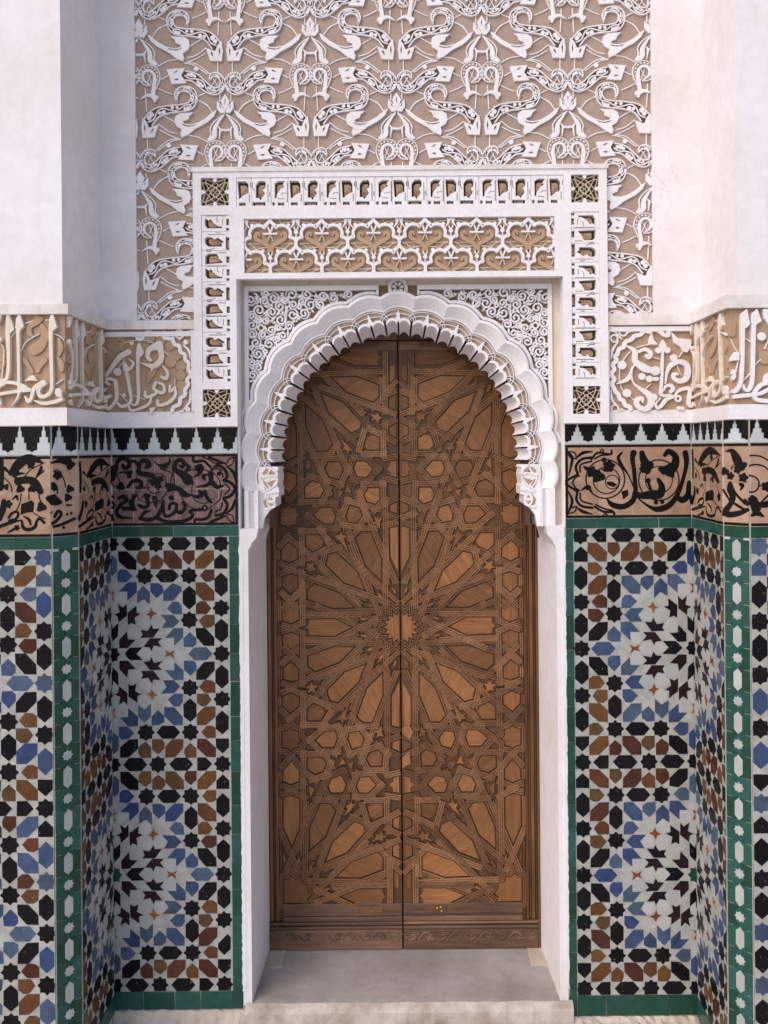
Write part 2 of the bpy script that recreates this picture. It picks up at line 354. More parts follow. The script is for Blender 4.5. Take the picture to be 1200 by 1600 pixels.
# ---------------------------------------------------------------- tile mosaic
HU = 1067.
def cv(x, y):
    a = 1165-x; b = y-75; return (a/HU, (b-23*(a/HU)*(1-b/1065))/HU)
def st(a, b, r=82): return [(a+(r if i % 2 == 0 else r*.77)/HU*math.cos(math.pi*i/8), b+(r if i % 2 == 0 else r*.77)/HU*math.sin(math.pi*i/8)) for i in range(16)]
def hexv(a, b): return [(a+p/HU, b+q/HU) for p, q in ((0, 113), (61, 58), (61, -58), (0, -113), (-61, -58), (-61, 58))]
def hexh(a, b): return [(a+q/HU, b+p/HU) for p, q in ((0, 113), (61, 58), (61, -58), (0, -113), (-61, -58), (-61, 58))]
def px(*c): return [cv(c[i], c[i+1]) for i in range(0, len(c), 2)]
OCT = [('K', 'star_tile', st(1, 1)), ('K', 'star_tile', st(441/HU, 1)), ('K', 'star_tile', st(0, 1)), ('K', 'star_tile', st(0, 0)),
 ('K', 'hexagon_tile', hexh(222/HU, 1)), ('K', 'hexagon_tile', hexh(667/HU, 1)),
 ('K', 'shield_tile', [(a/HU, b/HU) for a, b in ((825, 1128), (825, 1006), (905, 1006), (962, 1067), (905, 1128))]),
 ('U', 'hexagon_tile', hexh(860/HU, 0)), ('K', 'hexagon_tile', px(168,172,265,172,340,255,345,338,255,338,170,250)),
 ('U', 'shield_tile', px(345,185,375,158,460,158,466,235,405,297,345,240)), ('B', 'shield_tile', px(165,375,205,347,265,345,315,408,265,462,165,462)),
 ('K', 'star_tile', st(757/HU, 328/HU)), ('B', 'shield_tile', px(200,530,240,475,340,475,340,560,300,592,250,590)),
 ('B', 'hexagon_tile', px(165,600,270,600,338,665,340,770,255,768,168,690)), ('B', 'shield_tile', px(165,800,205,780,250,782,300,838,250,892,165,892)),
 ('B', 'hexagon_tile', px(165,1075,165,990,255,905,340,903,345,985,255,1072)), ('K', 'star_tile', st(757/HU, 757/HU)),
 ('K', 'hexagon_tile', hexv(757/HU, 545/HU)), ('U', 'shield_tile', px(480,470,560,470,620,525,565,587,510,585,482,545)),
 ('U', 'hexagon_tile', px(655,597,655,680,570,765,485,765,482,690,565,600)), ('U', 'arrow_tile', px(470,335,470,250,555,170,555,245,640,245,560,335)),
 ('U', 'arrow_tile', px(505,400,565,342,668,338,630,402,685,460,565,460)),
 ('O', 'bow_tile', px(553,52,598,76,645,52,628,84,645,112,598,98,556,135,572,90)),
 ('O', 'cross_tile', px(780,415,793,455,822,462,790,482,775,522,758,488,722,475,762,455)),
 ('D', 'split_star_tile', px(680,235,715,200,680,155,755,170,778,118,795,150,852,155,790,233)),
 ('D', 'split_star_tile', px(700,328,760,245,878,243,858,275,875,315,810,305,775,362,765,325)),
 ('K', 'arrow_tile', px(865,15,985,15,1045,74,985,133,865,133,922,74)), ('D', 'arrow_tile', px(935,218,1010,140,1085,140,1085,215,1015,292,1005,222)),
 ('W', 'petal_tile', px(800,22,860,18,922,74,860,130,800,126,780,74)), ('W', 'petal_tile', px(685,22,770,18,778,76,755,140,690,145,640,84)),
 ('W', 'petal_tile', px(575,130,650,125,692,195,662,240,558,243,555,170)), ('W', 'petal_tile', px(680,340,765,345,780,395,735,455,690,455,634,402)),
 ('W', 'petal_tile', px(810,322,880,328,932,410,875,448,800,436,786,385)), ('W', 'petal_tile', px(872,270,920,230,1000,228,1003,322,962,352,918,345)),
]
def cent(p): return sum(q[0] for q in p)/len(p), sum(q[1] for q in p)/len(p)
CELL = []
for key, nm, p in OCT:
    seen = []
    for sw in (0, 1):
        for sx in (1, -1):
            for sy in (1, -1):
                q = [((b if sw else a)*sx, (a if sw else b)*sy) for a, b in p]; c = cent(q)
                if all(math.hypot(c[0]-d[0], c[1]-d[1]) > .035 for d in seen): seen.append(c); CELL.append((key, nm, q))
def mosaic(parent, F, rect, H, centers, recol=None, flip=1, sx=1.):
    x0, y0, x1, y1 = rect
    mb = MB(); mb.poly(F, [(x0, y0), (x1, y0), (x1, y1), (x0, y1)], .0, .0042, 0); obj('white_tile_infill', mb, M['infill'], parent)
    seen = set()
    for ci, (ca, cb) in enumerate(centers):
        for key, nm, p in CELL:
            q = [(ca+a*H*flip*sx, cb-b*H) for a, b in p]; c = cent(q); r = (round(c[0]/.012), round(c[1]/.012))
            if any((r[0]+i, r[1]+j) in seen for i in (-1, 0, 1) for j in (-1, 0, 1)) and abs(max(abs(c[0]-ca), abs(c[1]-cb))-H) < .02: continue
            seen.add(r)
            j = .0006; q = [(a+random.uniform(-j, j), b+random.uniform(-j, j)) for a, b in q]
            q = inset(ccw(q), .0002 if key == 'W' else -.0007); q = clip_rect(q, x0+.0008, y0+.0008, x1-.0008, y1-.0008)
            if len(q) < 3 or abs(area(q)) < 2.0e-5: continue
            if recol: key2 = recol(key, (c[0]-ca)/H, (c[1]-cb)/H, ci)
            else: key2 = key
            if nm == 'star_tile' and abs(c[0]-ca)+abs(c[1]-cb) < .02 and ci % 2: key2 = 'G'
            m = MB(); m.poly(F, q, .002, (.0048 if key2 == 'W' else .0052)+random.uniform(-.0002, .0003), .0003, .016)
            obj(nm, m, M[key2], parent)
def green_run(parent, F, x0, y0, x1, y1, n, horiz=True):
    e = [0]+sorted((i+random.uniform(-.18, .18))/n for i in range(1, n))+[1]
    for i in range(n):
        s0, s1 = e[i], e[i+1]
        r = (x0+(x1-x0)*s0, y0, x0+(x1-x0)*s1, y1) if horiz else (x0, y0+(y1-y0)*s0, x1, y0+(y1-y0)*s1)
        g = .0008; p = [(r[0]+g, r[1]+g), (r[2]-g, r[1]+g), (r[2]-g, r[3]-g), (r[0]+g, r[3]-g)]
        p = [(a+random.uniform(-.0005, .0005), b+random.uniform(-.0005, .0005)) for a, b in p]
        m = MB(); m.poly(F, p, .0, .0065+random.uniform(-.0004, .0004), .0008, .008); obj('green_tile', m, M['G'], parent)
def grout(parent, F, x0, y0, x1, y1):
    m = MB(); m.poly(F, [(x0, y0), (x1, y0), (x1, y1), (x0, y1)], 0, .0038, 0); obj('grout_bed', m, M['grout'], parent)
shade = {'L': 'in the shaded corner', 'R': 'in the brightly lit corner'}
random.seed(11)
for S in 'LR':
    L = LV[S]; z0, z1 = Z(L['z1']), Z(L['g1']); zb, zg = Z(L['base']), Z(L['b1'])
    H = (L['z1']-10-(L['g1']+11))*PX/4; cz = [Z(L['g1']+11)-H, Z(L['g1']+11)-3*H]
    # beside the door
    t = thing('mosaic_dado', 'tall mosaic panel beside the door with a green tile border, '+shade[S], 'tile panel', (X(270 if S == 'L' else 980), -.003, zb), 'mosaic panels beside the door')
    if S == 'L':
        a0, a1, gx = XL, X(357), (X(357), X(374)-.004); ca = XL; fl = -1
    else:
        a0, a1, gx = X(894), XR, (X(880)+.004, X(894)); ca = XR; fl = 1
    mosaic(t, W0, (a0, z0, a1, z1), H, [(ca, c) for c in cz], None, fl)
    xa, xb = (XL, gx[1]) if S == 'L' else (gx[0], XR)
    grout(t, W0, min(gx), zb, max(gx), z1); grout(t, W0, xa, zb, xb if S == 'L' else xb, z0-.0005)
    green_run(t, W0, gx[0], zb, gx[1], z1, 16, False)
    bx0, bx1 = (XL, gx[0]) if S == 'L' else (gx[1], XR)
    green_run(t, W0, bx0, zb, bx1, z0, 4)
    # reveal
    F, lim = (FLR, .25) if S == 'L' else (FRR, .25)
    t = thing('mosaic_dado', 'narrow mosaic panel on the pier\'s inner side, '+shade[S], 'tile panel', (XL if S == 'L' else XR, -.125, zb), 'mosaic panels on the inner sides of the piers')
    mosaic(t, F, (0.0072 if S == 'R' else 0, z0, lim-.0072 if S == 'L' else lim, z1), H, [(lim if S == 'L' else 0, c) for c in cz], None, fl, .84)
    green_run(t, F, 0.008, zb, lim-.008, z0, 3)
    # pier face
    xe = XL-CH if S == 'L' else XR+CH
    t = thing('mosaic_dado', 'mosaic panel on the front of the pier '+('with the shaded inner side' if S == 'L' else 'with the sunlit inner side'), 'tile panel', (xe-.2*(1 if S == 'L' else -1), FRONT, zb), 'mosaic panels on the pier fronts')
    rect = (xe-.42, z0-.03, xe, z1) if S == 'L' else (xe, z0-.03, xe+.42, z1)
    def rc(key, a, b, ci, S=S):
        if abs(a) > .93 and key == 'K' and random.random() < .35: return 'U'
        if key == 'B' and random.random() < .2: return 'U'
        return key
    cx = xe-.022-H if S == 'L' else xe+.022+H
    mosaic(t, FP, rect, H, [(cx, c) for c in cz]+[(cx+2*H*(-1 if S == 'L' else 1), c) for c in cz], rc)
    green_run(t, FP, rect[0], zb-.03, rect[2], z0-.0305, 6)
    # chamfer strip
    F = FLC if S == 'L' else FRC
    t = thing('tile_strip', 'green and white star tile strip down the pier corner, '+shade[S], 'tile strip', (xe, FRONT, zb), 'star tile strips on the pier corners')
    grout(t, F, 0, zb-.02, CL, z1)
    m = MB(); m.poly(F, [(.017, zb-.02), (CL-.017, zb-.02), (CL-.017, z1), (.017, z1)], .003, .0047, 0); obj('green_bed', m, M['G'], t)
    per = .1316; k = 0; zc = z1-.036
    while zc > zb:
        hx = [(CL/2+a*.0118, zc+b) for a, b in ((0, .0315), (1, .0195), (1, -.0195), (0, -.0315), (-1, -.0195), (-1, .0195))]
        m = MB(); m.poly(F, hx, .002, .0062, .0006, .006); obj('hexagon_tile', m, M['W'], t)
        r = .0150; ss = [(CL/2+(r if i % 2 == 0 else r*.74)*math.cos(math.pi*i/8), zc-per/4*1.82+(r if i % 2 == 0 else r*.74)*math.sin(math.pi*i/8)) for i in range(16)]
        m = MB(); m.poly(F, ss, .002, .0062, .0006, .006); obj('star_tile', m, M['W'], t)
        for sd_ in (0, 1):
            for zz in (zc, zc-per/2*.91):
                hh = per/4*.91-.0008; e = lambda a: CL-a if sd_ else a
                pg = [(.0012, -hh), (.0345, -hh), (.0245, -hh*.66), (.0245, hh*.66), (.0345, hh), (.0012, hh)] if zz == zc else \
                     [(.0012, -hh), (.0345, -hh), (.030, -hh*.7), (.0225, -hh*.42), (.0225, hh*.42), (.030, hh*.7), (.0345, hh), (.0012, hh)]
                m = MB(); m.poly(F, [(e(a)+random.uniform(-.0004, .0004), zz+b) for a, b in pg], .002, .0058+random.uniform(-.0003, .0003), .0006, .01); obj('green_tile', m, M['G'], t)
        zc -= per*.91
# ---------------------------------------------------------------- tile friezes: merlons, lettered band, green course
def draw(tr, data, h0, h1, mat, parent, name, joined=False, bev=.0007, clip=None, dome=0.):
    J = MB()
    for d in data:
        m = J if joined else MB(); dh = random.uniform(-.0006, .0006) if not joined else random.uniform(0, .0002)
        if d[0] == 's': m.stroke(tr.F, [tr(*p) for p in d[2]], [x*tr.k for x in d[1]] if isinstance(d[1], tuple) else d[1]*tr.k, h0, h1+dh, bev, 6, clip, dome=dome)
        elif d[0] == 'd' and joined and d[1] > 24:
            c = tr(*d[2]); r = d[1]*tr.k; ph = random.uniform(0, 6.28); nl = random.choice((3, 3, 5))
            m.poly(tr.F, [(c[0]+r*(1.02+.2*math.cos(nl*6.2832*i/20+ph))*math.cos(6.2832*i/20), c[1]+r*(1.02+.2*math.cos(nl*6.2832*i/20+ph))*math.sin(6.2832*i/20)) for i in range(20)], h0, h1+dh, bev)
        elif d[0] == 'd': m.disc(tr.F, tr(*d[2]), d[1]*tr.k, h0, h1+dh, 16, bev)
        elif d[0] == 'p': m.poly(tr.F, [tr(*p) for p in d[1]], h0, h1+dh, bev)
        elif d[0] == 'r':
            c = tr(*d[3]); r = d[1]*tr.k; m.stroke(tr.F, [(c[0]+r*math.cos(6.2832*i/12), c[1]+r*math.sin(6.2832*i/12)) for i in range(12)], d[2]*tr.k, h0, h1+dh, bev, 3, clip, True, False)
        if not joined: obj(name, m, mat, parent)
    if joined: return obj(name, J, mat, parent)
class Fit:                   # fits traced strokes into a rectangle of another plane
    def __init__(s, F, xr, ar, yr, br): s.F, s.xr, s.ar, s.yr, s.br = F, xr, ar, yr, br; s.k = abs(br[1]-br[0])/abs(yr[1]-yr[0])
    def __call__(s, x, y): return s.ar[0]+(x-s.xr[0])/(s.xr[1]-s.xr[0])*(s.ar[1]-s.ar[0]), s.br[0]+(y-s.yr[0])/(s.yr[1]-s.yr[0])*(s.br[1]-s.br[0])
def S(w, *c): return ('s', w if isinstance(w, tuple) else float(w), [(c[i], c[i+1]) for i in range(0, len(c), 2)])
def Pg(*c): return ('p', [(c[i], c[i+1]) for i in range(0, len(c), 2)])
def Dd(r, x, y): return ('d', r, (x, y))
def Rg(r, w, x, y): return ('r', r, w, (x, y))
TL = [Dd(52,62,250), Dd(36,50,305), S((18,28,30,30,28,28,20),100,240,108,170,160,140,205,172,200,215,165,225,152,195),
 S((14,22,25,35,35,30),215,165,260,172,290,220,292,268,400,290,440,340), S((20,30,35,35,18),290,225,310,170,350,165,375,200,345,222),
 Dd(30,405,345), Dd(30,470,320), Dd(30,450,378), S((8,14,20),110,272,160,258,200,275), Dd(25,210,268), Dd(20,205,297), Dd(34,135,380),
 S((22,25,30,30,20),195,385,240,335,300,340,305,385,270,395), Dd(11,335,393), Dd(11,368,393), Dd(32,500,215), S((30,20,8),500,215,545,180,552,140), S((18,10,8),470,205,440,190,420,170),
 S((35,28,28,28,25,15),590,240,600,180,640,155,672,180,660,215,635,205), S((30,50,72,30),590,240,660,280,712,330,740,350), S((18,25,25),690,190,715,220,690,252),
 S((45,50,30,8),790,225,812,222,800,270,760,300), Dd(38,550,385), S((50,36,40,10),550,390,620,400,680,450,740,455), S((10,25,30,20),740,455,785,470,830,445,800,420),
 S((22,25,18),850,420,870,480,905,515), S((40,30,24,8),900,270,900,340,860,372,780,385), S((35,30,12),910,345,950,385,1005,375), Dd(20,970,272), S((12,24,22),870,280,835,290,845,318),
 S((16,20,18,18),748,130,760,170,840,165,895,215), S((18,22,22,18),905,240,960,205,1020,240,1038,300,1010,330), S(18,1010,330,1070,350,1105,400,1070,460,1010,482),
 S((18,22,22,18),1010,490,1040,540,1010,610,940,628), S((18,20,18,16),905,580,880,640,830,662,770,662,762,692), S(9,830,130,890,155,935,185,1000,185), S(9,935,225,985,245,1005,300),
 S(9,935,600,985,570,1000,520), S(9,1020,360,1060,400,1020,450), S((16,22,8),885,133,955,162,1032,192), S((8,22,8),1035,212,1090,258,1108,332), S(7,1032,195,1055,150,1098,132), S(7,1035,212,1085,190,1098,132),
 S((16,22,8),885,690,955,660,1032,628), S((8,22,8),1035,610,1085,560,1108,485), S(7,1032,625,1060,670,1098,690), S(7,1035,612,1085,630,1098,690),
 S((25,28,28,24,24,24,8),120,480,165,468,180,500,130,540,100,600,130,640,235,652), S((25,25,15),150,565,200,572,270,580), S((22,25),215,505,226,572), S((32,20,22),250,462,235,510,250,572),
 S((22,25,25,30),288,540,330,560,366,540,357,480), Dd(30,358,468), S((35,30,8),420,478,428,515,432,565), S((16,24,8),305,640,340,600,388,588), S((28,28,28,24,22),300,652,370,665,440,640,480,570,495,508),
 S((22,22,22,22,20,20,22),495,520,505,622,550,630,600,590,608,532,560,528,545,572), S((22,26,24,20),600,590,645,602,682,560,662,518), Dd(24,565,478), S((22,24,24,24,20,18,22),430,640,520,680,640,680,720,655,746,620,722,590,830,575),
 Rg(20,16,848,565), S(6,370,320,362,400,410,440,465,430), S(6,420,270,500,290,530,400), S(6,500,240,570,270,598,380), S(6,262,425,290,490,370,520,470,500,530,425), S(6,905,250,962,310,990,385), S(6,992,420,970,500,875,572),
 S(6,640,455,700,540,760,572), S(6,740,375,740,440,770,500,850,525,910,490), S(6,100,280,125,340,125,420), S(6,50,300,60,360,95,385), S(6,270,290,275,330), S(6,350,440,310,480), S(6,590,240,560,330,560,385), S(6,720,245,790,235,850,240,905,270),
 S((30,8),40,440,80,480), Rg(24,22,55,540), Dd(38,40,650), S(6,150,600,190,560)]
TRr = [S((8,20,8),90,140,128,200,100,340), S((10,22,8),165,190,220,150,300,140), S(8,90,140,150,150,165,200), S(8,90,140,110,185,165,200), S((8,20,8),92,475,128,560,92,668), S((10,22,8),165,615,220,650,300,672), S(8,92,668,150,650,165,605), S(8,92,668,110,625,165,605),
 S(15,175,330,160,265,208,205,292,190), S(10,195,312,202,250,292,222), S(14,75,392,112,368,172,335), S(10,130,400,155,360,188,345), S(14,75,415,112,440,172,478), S(10,130,405,158,450,190,470),
 S(15,172,482,165,550,208,602,300,618), S(10,196,492,206,556,300,588), S(13,292,205,345,150,455,162,462,130), S(10,320,200,375,172,440,168), Rg(12,10,383,132), S(13,318,606,395,650,478,655,485,690), S(10,330,590,400,625,470,640), Rg(14,12,410,682),
 Rg(165,12,410,372), Rg(112,10,420,385), Rg(58,9,468,398), Dd(46,300,315), Dd(50,352,350), S((10,30,50),225,268,255,285,300,310), Dd(48,440,262), Dd(22,400,210), S((40,20,6),450,285,410,300,378,290),
 Pg(418,395,470,395,512,420,482,442,430,425), S((24,16,8),250,440,225,455,208,470), Dd(24,262,445), S((20,8),275,440,300,500), S((12,22,24,10,9),550,148,520,190,545,250,605,340,662,470),
 S((44,34,28,30,32,38,38,36,12),650,150,640,200,655,300,662,400,665,480,640,560,560,607,470,592,425,545), S((36,52,60),720,150,735,205,760,250), Dd(52,765,270), Dd(34,735,285), Dd(30,760,300),
 S((26,38,44,60,84),915,170,950,138,1005,180,1000,250,950,300), Dd(36,900,295), Dd(36,965,325), Rg(172,11,865,382), Rg(115,9,865,380), S((40,45,62,60,45,25),660,500,720,515,800,505,872,500,890,440,860,375), Dd(22,775,385), S((20,16),775,400,800,470),
 S((8,20,40,40,30,26,34,40),690,540,780,605,860,630,960,590,1035,480,1085,320,1100,230,1090,150), Dd(19,840,572), Dd(19,893,567), S((28,45,40,28),1012,520,1062,550,1110,510,1122,400), Pg(545,478,605,463,605,510,562,548), S((26,8),1135,520,1150,650)]
TPL = [S((40,80,70,60,8),120,330,200,240,280,180,360,180,462,225), Dd(40,330,240), Dd(42,165,330), S((40,10),165,335,262,330), S((60,60,72,50),190,410,300,398,370,430,432,520), Dd(42,220,490), Dd(38,342,490), Dd(38,200,412),
 S((10,20,18),140,600,180,565,192,602), Pg(230,650,340,610,366,640,355,735,300,735,225,760), Dd(48,440,680), S(8,440,640,415,570,420,530), S((28,28,10),0,885,120,842,232,815), S((20,22,22,22,22),100,790,130,750,182,728,200,762,170,812), S(22,170,812,110,822), Dd(30,185,895), S((30,10),185,895,90,945),
 S((20,28,30,28,22,22,24),238,830,250,890,300,915,370,890,392,830,420,800,470,842), S((10,24,14),258,775,310,810,330,862), S((45,48,40),15,180,22,350,18,490), Dd(30,72,470), S((50,52,40),0,800,40,700,50,620), Dd(40,95,650), S((30,10),60,280,110,330),
 S(7,60,380,120,450,135,520), S(7,260,370,330,290,470,220), S(7,310,490,310,600), S(7,230,540,215,640,180,720), S(7,360,740,420,780,480,800), S(7,380,380,470,300), S((20,30,8),440,260,430,300,380,380)]
TCL = [S((12,40,62),530,222,620,200,705,212), Dd(45,722,242), Dd(44,592,350), S((8,30,52),440,442,540,440,562,482), Dd(50,532,600), Dd(40,592,625), S((30,40),498,660,520,720), Dd(38,700,582), Dd(38,720,492), S(22,560,780,600,722,628,760,570,832,510,862), S((20,26,24),520,892,640,860,770,800), Dd(14,692,755), Dd(14,733,745), Dd(16,655,893), S(8,470,215,540,215), S(8,550,310,600,300,660,400,672,470), S(8,590,470,590,540), S((10,20),740,660,690,660)]
TCR = [S((10,50,90,70),520,520,600,520,660,620,700,720), Dd(52,730,700), Dd(46,670,750), Dd(46,510,770), Dd(44,580,830), S((14,10),590,740,620,690), Dd(54,740,850), S((30,40,10),700,930,730,950,705,1010), S((10,56,60,50,60),565,900,570,990,610,1090,580,1180,520,1260), S((60,60,50,40),500,1290,580,1310,700,1290,790,1250), S(22,580,910,640,1040,760,1170), S(18,490,1000,570,1130), S(22,610,1160,740,1240), S((30,46),760,1130,800,1180)]
TPR = [S(13,720,595,840,572,950,590,1040,640), S(13,780,705,880,685,980,710,1040,760), S(13,800,820,880,850,915,910,900,990,830,1030,720,1000), Dd(60,1010,960), S(12,915,960,960,940), S((60,90,80),800,1090,850,1140,870,1240), S((50,60,70),870,1180,960,1190,1060,1170), S(16,950,1150,1040,1060), S((30,60,20),830,1320,890,1290,970,1330), S((24,10),930,1240,910,1280)]
MER = [(-.5, 0), (.5, 0), (.5, .1), (.40, .16), (.27, .18), (.27, .42), (.175, .42), (.175, .62), (.085, .62), (.085, .80), (.045, .86), (.03, .985), (-.03, .985), (-.045, .86), (-.085, .80), (-.085, .62), (-.175, .62), (-.175, .42), (-.27, .42), (-.27, .18), (-.40, .16), (-.5, .1)]
BLK = [(.035, 1.0), (.05, .87), (.095, .81), (.095, .63), (.185, .63), (.185, .43), (.28, .43), (.28, .19), (.41, .17), (.5, .11), (.59, .17), (.72, .19), (.72, .43), (.815, .43), (.815, .63), (.905, .63), (.905, .81), (.95, .87), (.965, 1.0)]
def merlons(parent, F, a0, a1, zb, zt, per, ph=0.):
    n = int((a1-a0)/per)+3; hh = zt-zb
    for i in range(-1, n):
        c = a0+(i+ph)*per
        for poly_, mk, nm in ((MER, 'grey', 'merlon_tile'), (BLK, 'K', 'black_step_tile')):
            q = clip_rect([(c+x*per, zb+y*hh) for x, y in ccw(poly_)], a0+.0006, zb, a1-.0006, zt)
            if len(q) < 3 or abs(area(q)) < 1e-5: continue
            m = MB(); m.poly(F, inset(ccw(dedupe(q)), .0003), .0, .0058+random.uniform(-.0003, .0003), .0004, .004); obj(nm, m, M[mk], parent)
def lettered(parent, F, a0, a1, z0, z1, per, mk, bars=True, a_start=None, ends=''):
    zm = (z0+z1)/2+.002; x = a0 if a_start is None else a_start
    grout(parent, F, a0, z0, a1, z1)
    while x < a1-1e-4:
        xa, xb = max(x, a0), min(x+per, a1)
        if xb-xa > .004:
            for r0, r1 in ((z0, zm), (zm, z1)):
                m = MB(); m.poly(F, [(xa+.0008, r0+.0008), (xb-.0008, r0+.0008), (xb-.0008, r1-.0008), (xa+.0008, r1-.0008)], 0, .0052+random.uniform(-.0002, .0002), .0004, .003)
                obj('band_tile', m, M[mk], parent)
        x += per
    m = MB(); bw = .0088
    if bars:
        m.poly(F, [(a0+.001, z1-bw), (a1-.001, z1-bw), (a1-.001, z1-.0012), (a0+.001, z1-.0012)], .004, .0062, .0003)
        m.poly(F, [(a0+.001, z0+.0012), (a1-.001, z0+.0012), (a1-.001, z0+bw), (a0+.001, z0+bw)], .004, .0062, .0003)
        if 'r' in ends: m.poly(F, [(a1-.001-bw*.9, z0+bw+.0004), (a1-.001, z0+bw+.0004), (a1-.001, z1-bw-.0004), (a1-.001-bw*.9, z1-bw-.0004)], .004, .0062, .0003)
        if 'l' in ends: m.poly(F, [(a0+.001, z0+bw+.0004), (a0+.001+bw*.9, z0+bw+.0004), (a0+.001+bw*.9, z1-bw-.0004), (a0+.001, z1-bw-.0004)], .004, .0062, .0003)
        obj('border_line', m, M['glaze'], parent)
random.seed(5)
for S_ in 'LR':
    L = LV[S_]; zt, zm, zb, zg = Z(L['m0']), Z(L['m1']), Z(L['b1']), Z(L['g1']); z0 = zb
    lab = 'black lettered tile frieze with worn purple ground and stepped merlons, shaded side' if S_ == 'L' else 'black lettered terracotta tile frieze with round scrolls and stepped merlons, lit side'
    t = thing('tile_frieze', lab, 'tile frieze', (XL-.05 if S_ == 'L' else XR+.05, -.15, zg), 'lettered tile friezes')
    if S_ == 'L':
        xe = XL-CH; segs = [(W0, XL+.0075, X(374)-.004, 'purple', .066, 'r', TL, (165, 690, 5.4545), .0), (FLR, .0, .2425, 'terra', .08, '', TPL, (0, 690, 6.667), .4), (FLC, .0, CL, 'terra', .08, '', TCL, (0, 690, 6.667), .3), (FP, xe-.42, xe, 'terra', .105, '', TPL, (0, 690, 6.667), .1)]
    else:
        xe = XR+CH; segs = [(W0, X(880)+.004, XR-.0075, 'terra', .105, 'l', TRr, (870, 680, 5.4545), .6), (FRR, .0075, .25, 'terra', .08, '', TPL, (1070, 640, 8), .3), (FRC, .0, CL, 'terra', .08, '', TCR, (1070, 640, 8), .5), (FP, xe, xe+.42, 'terra', .105, '', TPR, (1070, 640, 8), .3)]
    for F, a0, a1, mk, per, ends, data, crop, ph in segs:
        grout(t, F, a0, zm, a1, zt); merlons(t, F, a0, a1, zm+.001, zt-.001, .066 if F is not FLR and F is not FRR else .058, ph)
        lettered(t, F, a0, a1, z0, zm, per, mk, True, a0+(.0 if F is not FP or S_ == 'R' else (a1-a0) % per), ends)
        tr = Tr(*crop, F)
        if F is FLR or F is FRR: tr = Fit(F, (0, 490), (a0, a1), (130, 940), (zm-.01, zb+.01)); data = TPL
        data = [('s', tuple((1.28 if S_ == 'L' else 1.25)*q for q in d[1]) if isinstance(d[1], tuple) else d[1]*1.5, d[2]) if d[0] == 's' else d for d in data]
        draw(tr, data, .004, .0058, M['glaze'], t, 'glazed_lettering', True, .0003, lambda a, b, a0=a0, a1=a1: a0-.004 < a < a1+.001 and z0+.002 < b < zm-.002)
        grout(t, F, a0, zg, a1, zb); green_run(t, F, a0, zg, a1, zb, max(1, round((a1-a0)/.11)))
# ---------------------------------------------------------------- carved stucco friezes
SLd = [S((34,40,36,32,28,22,14),515,300,505,420,505,700,512,880,498,970,460,1000,425,985), Pg(520,262,576,385,535,440,490,450,482,380,500,310),
 S((40,42,36,32,36,40,24),345,520,380,650,405,800,425,920,400,985,315,1015,262,975), Pg(335,478,422,580,385,615,332,600), S((46,40,34,34,38,40,34),240,720,256,860,238,960,152,1042,108,1005,112,930,180,890), S((34,30,34,40),160,755,125,722,160,690,240,712),
 S((64,62,42,26,22,18,16),398,378,290,440,185,580,105,710,64,900,35,1085,62,1075), S((14,12),62,1075,102,980), Dd(46,265,612), S((100,60,50,40),752,300,640,350,620,430,650,478), S((70,62,66,60,10),760,320,780,420,760,490,680,545,540,508), S((50,10),680,545,660,605),
 S((34,36,36,36,30,30),715,735,690,800,760,855,812,835,800,765,750,742), S((30,36,34,34),590,845,600,905,680,885,725,850), S((24,30,28,30,24),660,915,632,985,540,1035,430,1062,398,1015), S((30,32,26),940,790,882,840,880,775), S((24,40,38,36,24),945,815,932,900,850,975,745,1000,735,940),
 S((16,34,40,28),790,535,850,620,830,690,775,665), Pg(640,1030,712,1025,690,1060,665,1115,645,1075), S((10,30,34),400,460,450,510,425,570)]
SLt = [S(10,350,270,480,240,600,245,700,285), S(10,270,570,345,455), S(10,780,345,862,420), S(10,280,858,375,955), S(10,440,885,580,935), S(10,935,690,930,770), Dd(26,428,275), Dd(24,335,882)]
SLl = [Dd(70,880,490), Dd(62,1000,540), Dd(58,1000,650), Pg(860,420,960,410,1030,430,940,500), S((60,70,30),690,590,640,660,620,730), S((60,50,60,40),270,210,330,240,300,320,320,350), Dd(60,640,220), Dd(60,760,240), Dd(55,880,300), Dd(60,1010,770), Dd(60,990,880), Dd(50,760,1080)]
SCL = [S(44,490,165,500,225,548,222,590,160,640,148,700,182,770,165,820,215,900,230,930,290,985,310,1000,380,1050,410,1055,470,1095,510,1090,580,1122,645,1075,700,1090,760,1050,820,1050,880,1000,920,985,990,920,1020,890,1080,820,1090,780,1140,700,1130,640,1170,570,1160,540,1100,512,1112,512,1160),
 Rg(48,20,985,170), S((18,22,10),800,140,870,165,930,220), S((10,26,20),1110,460,1100,370,1040,300), S((16,20),985,235,1060,150), S(18,1060,150,1120,130), Dd(30,1060,265), Rg(48,20,1000,1120), S((18,22,10),810,1160,900,1165,970,1120), S((10,26,20),1110,820,1110,950,1040,1050), S((16,20),1020,1060,1090,1140), Dd(30,1085,1050)]
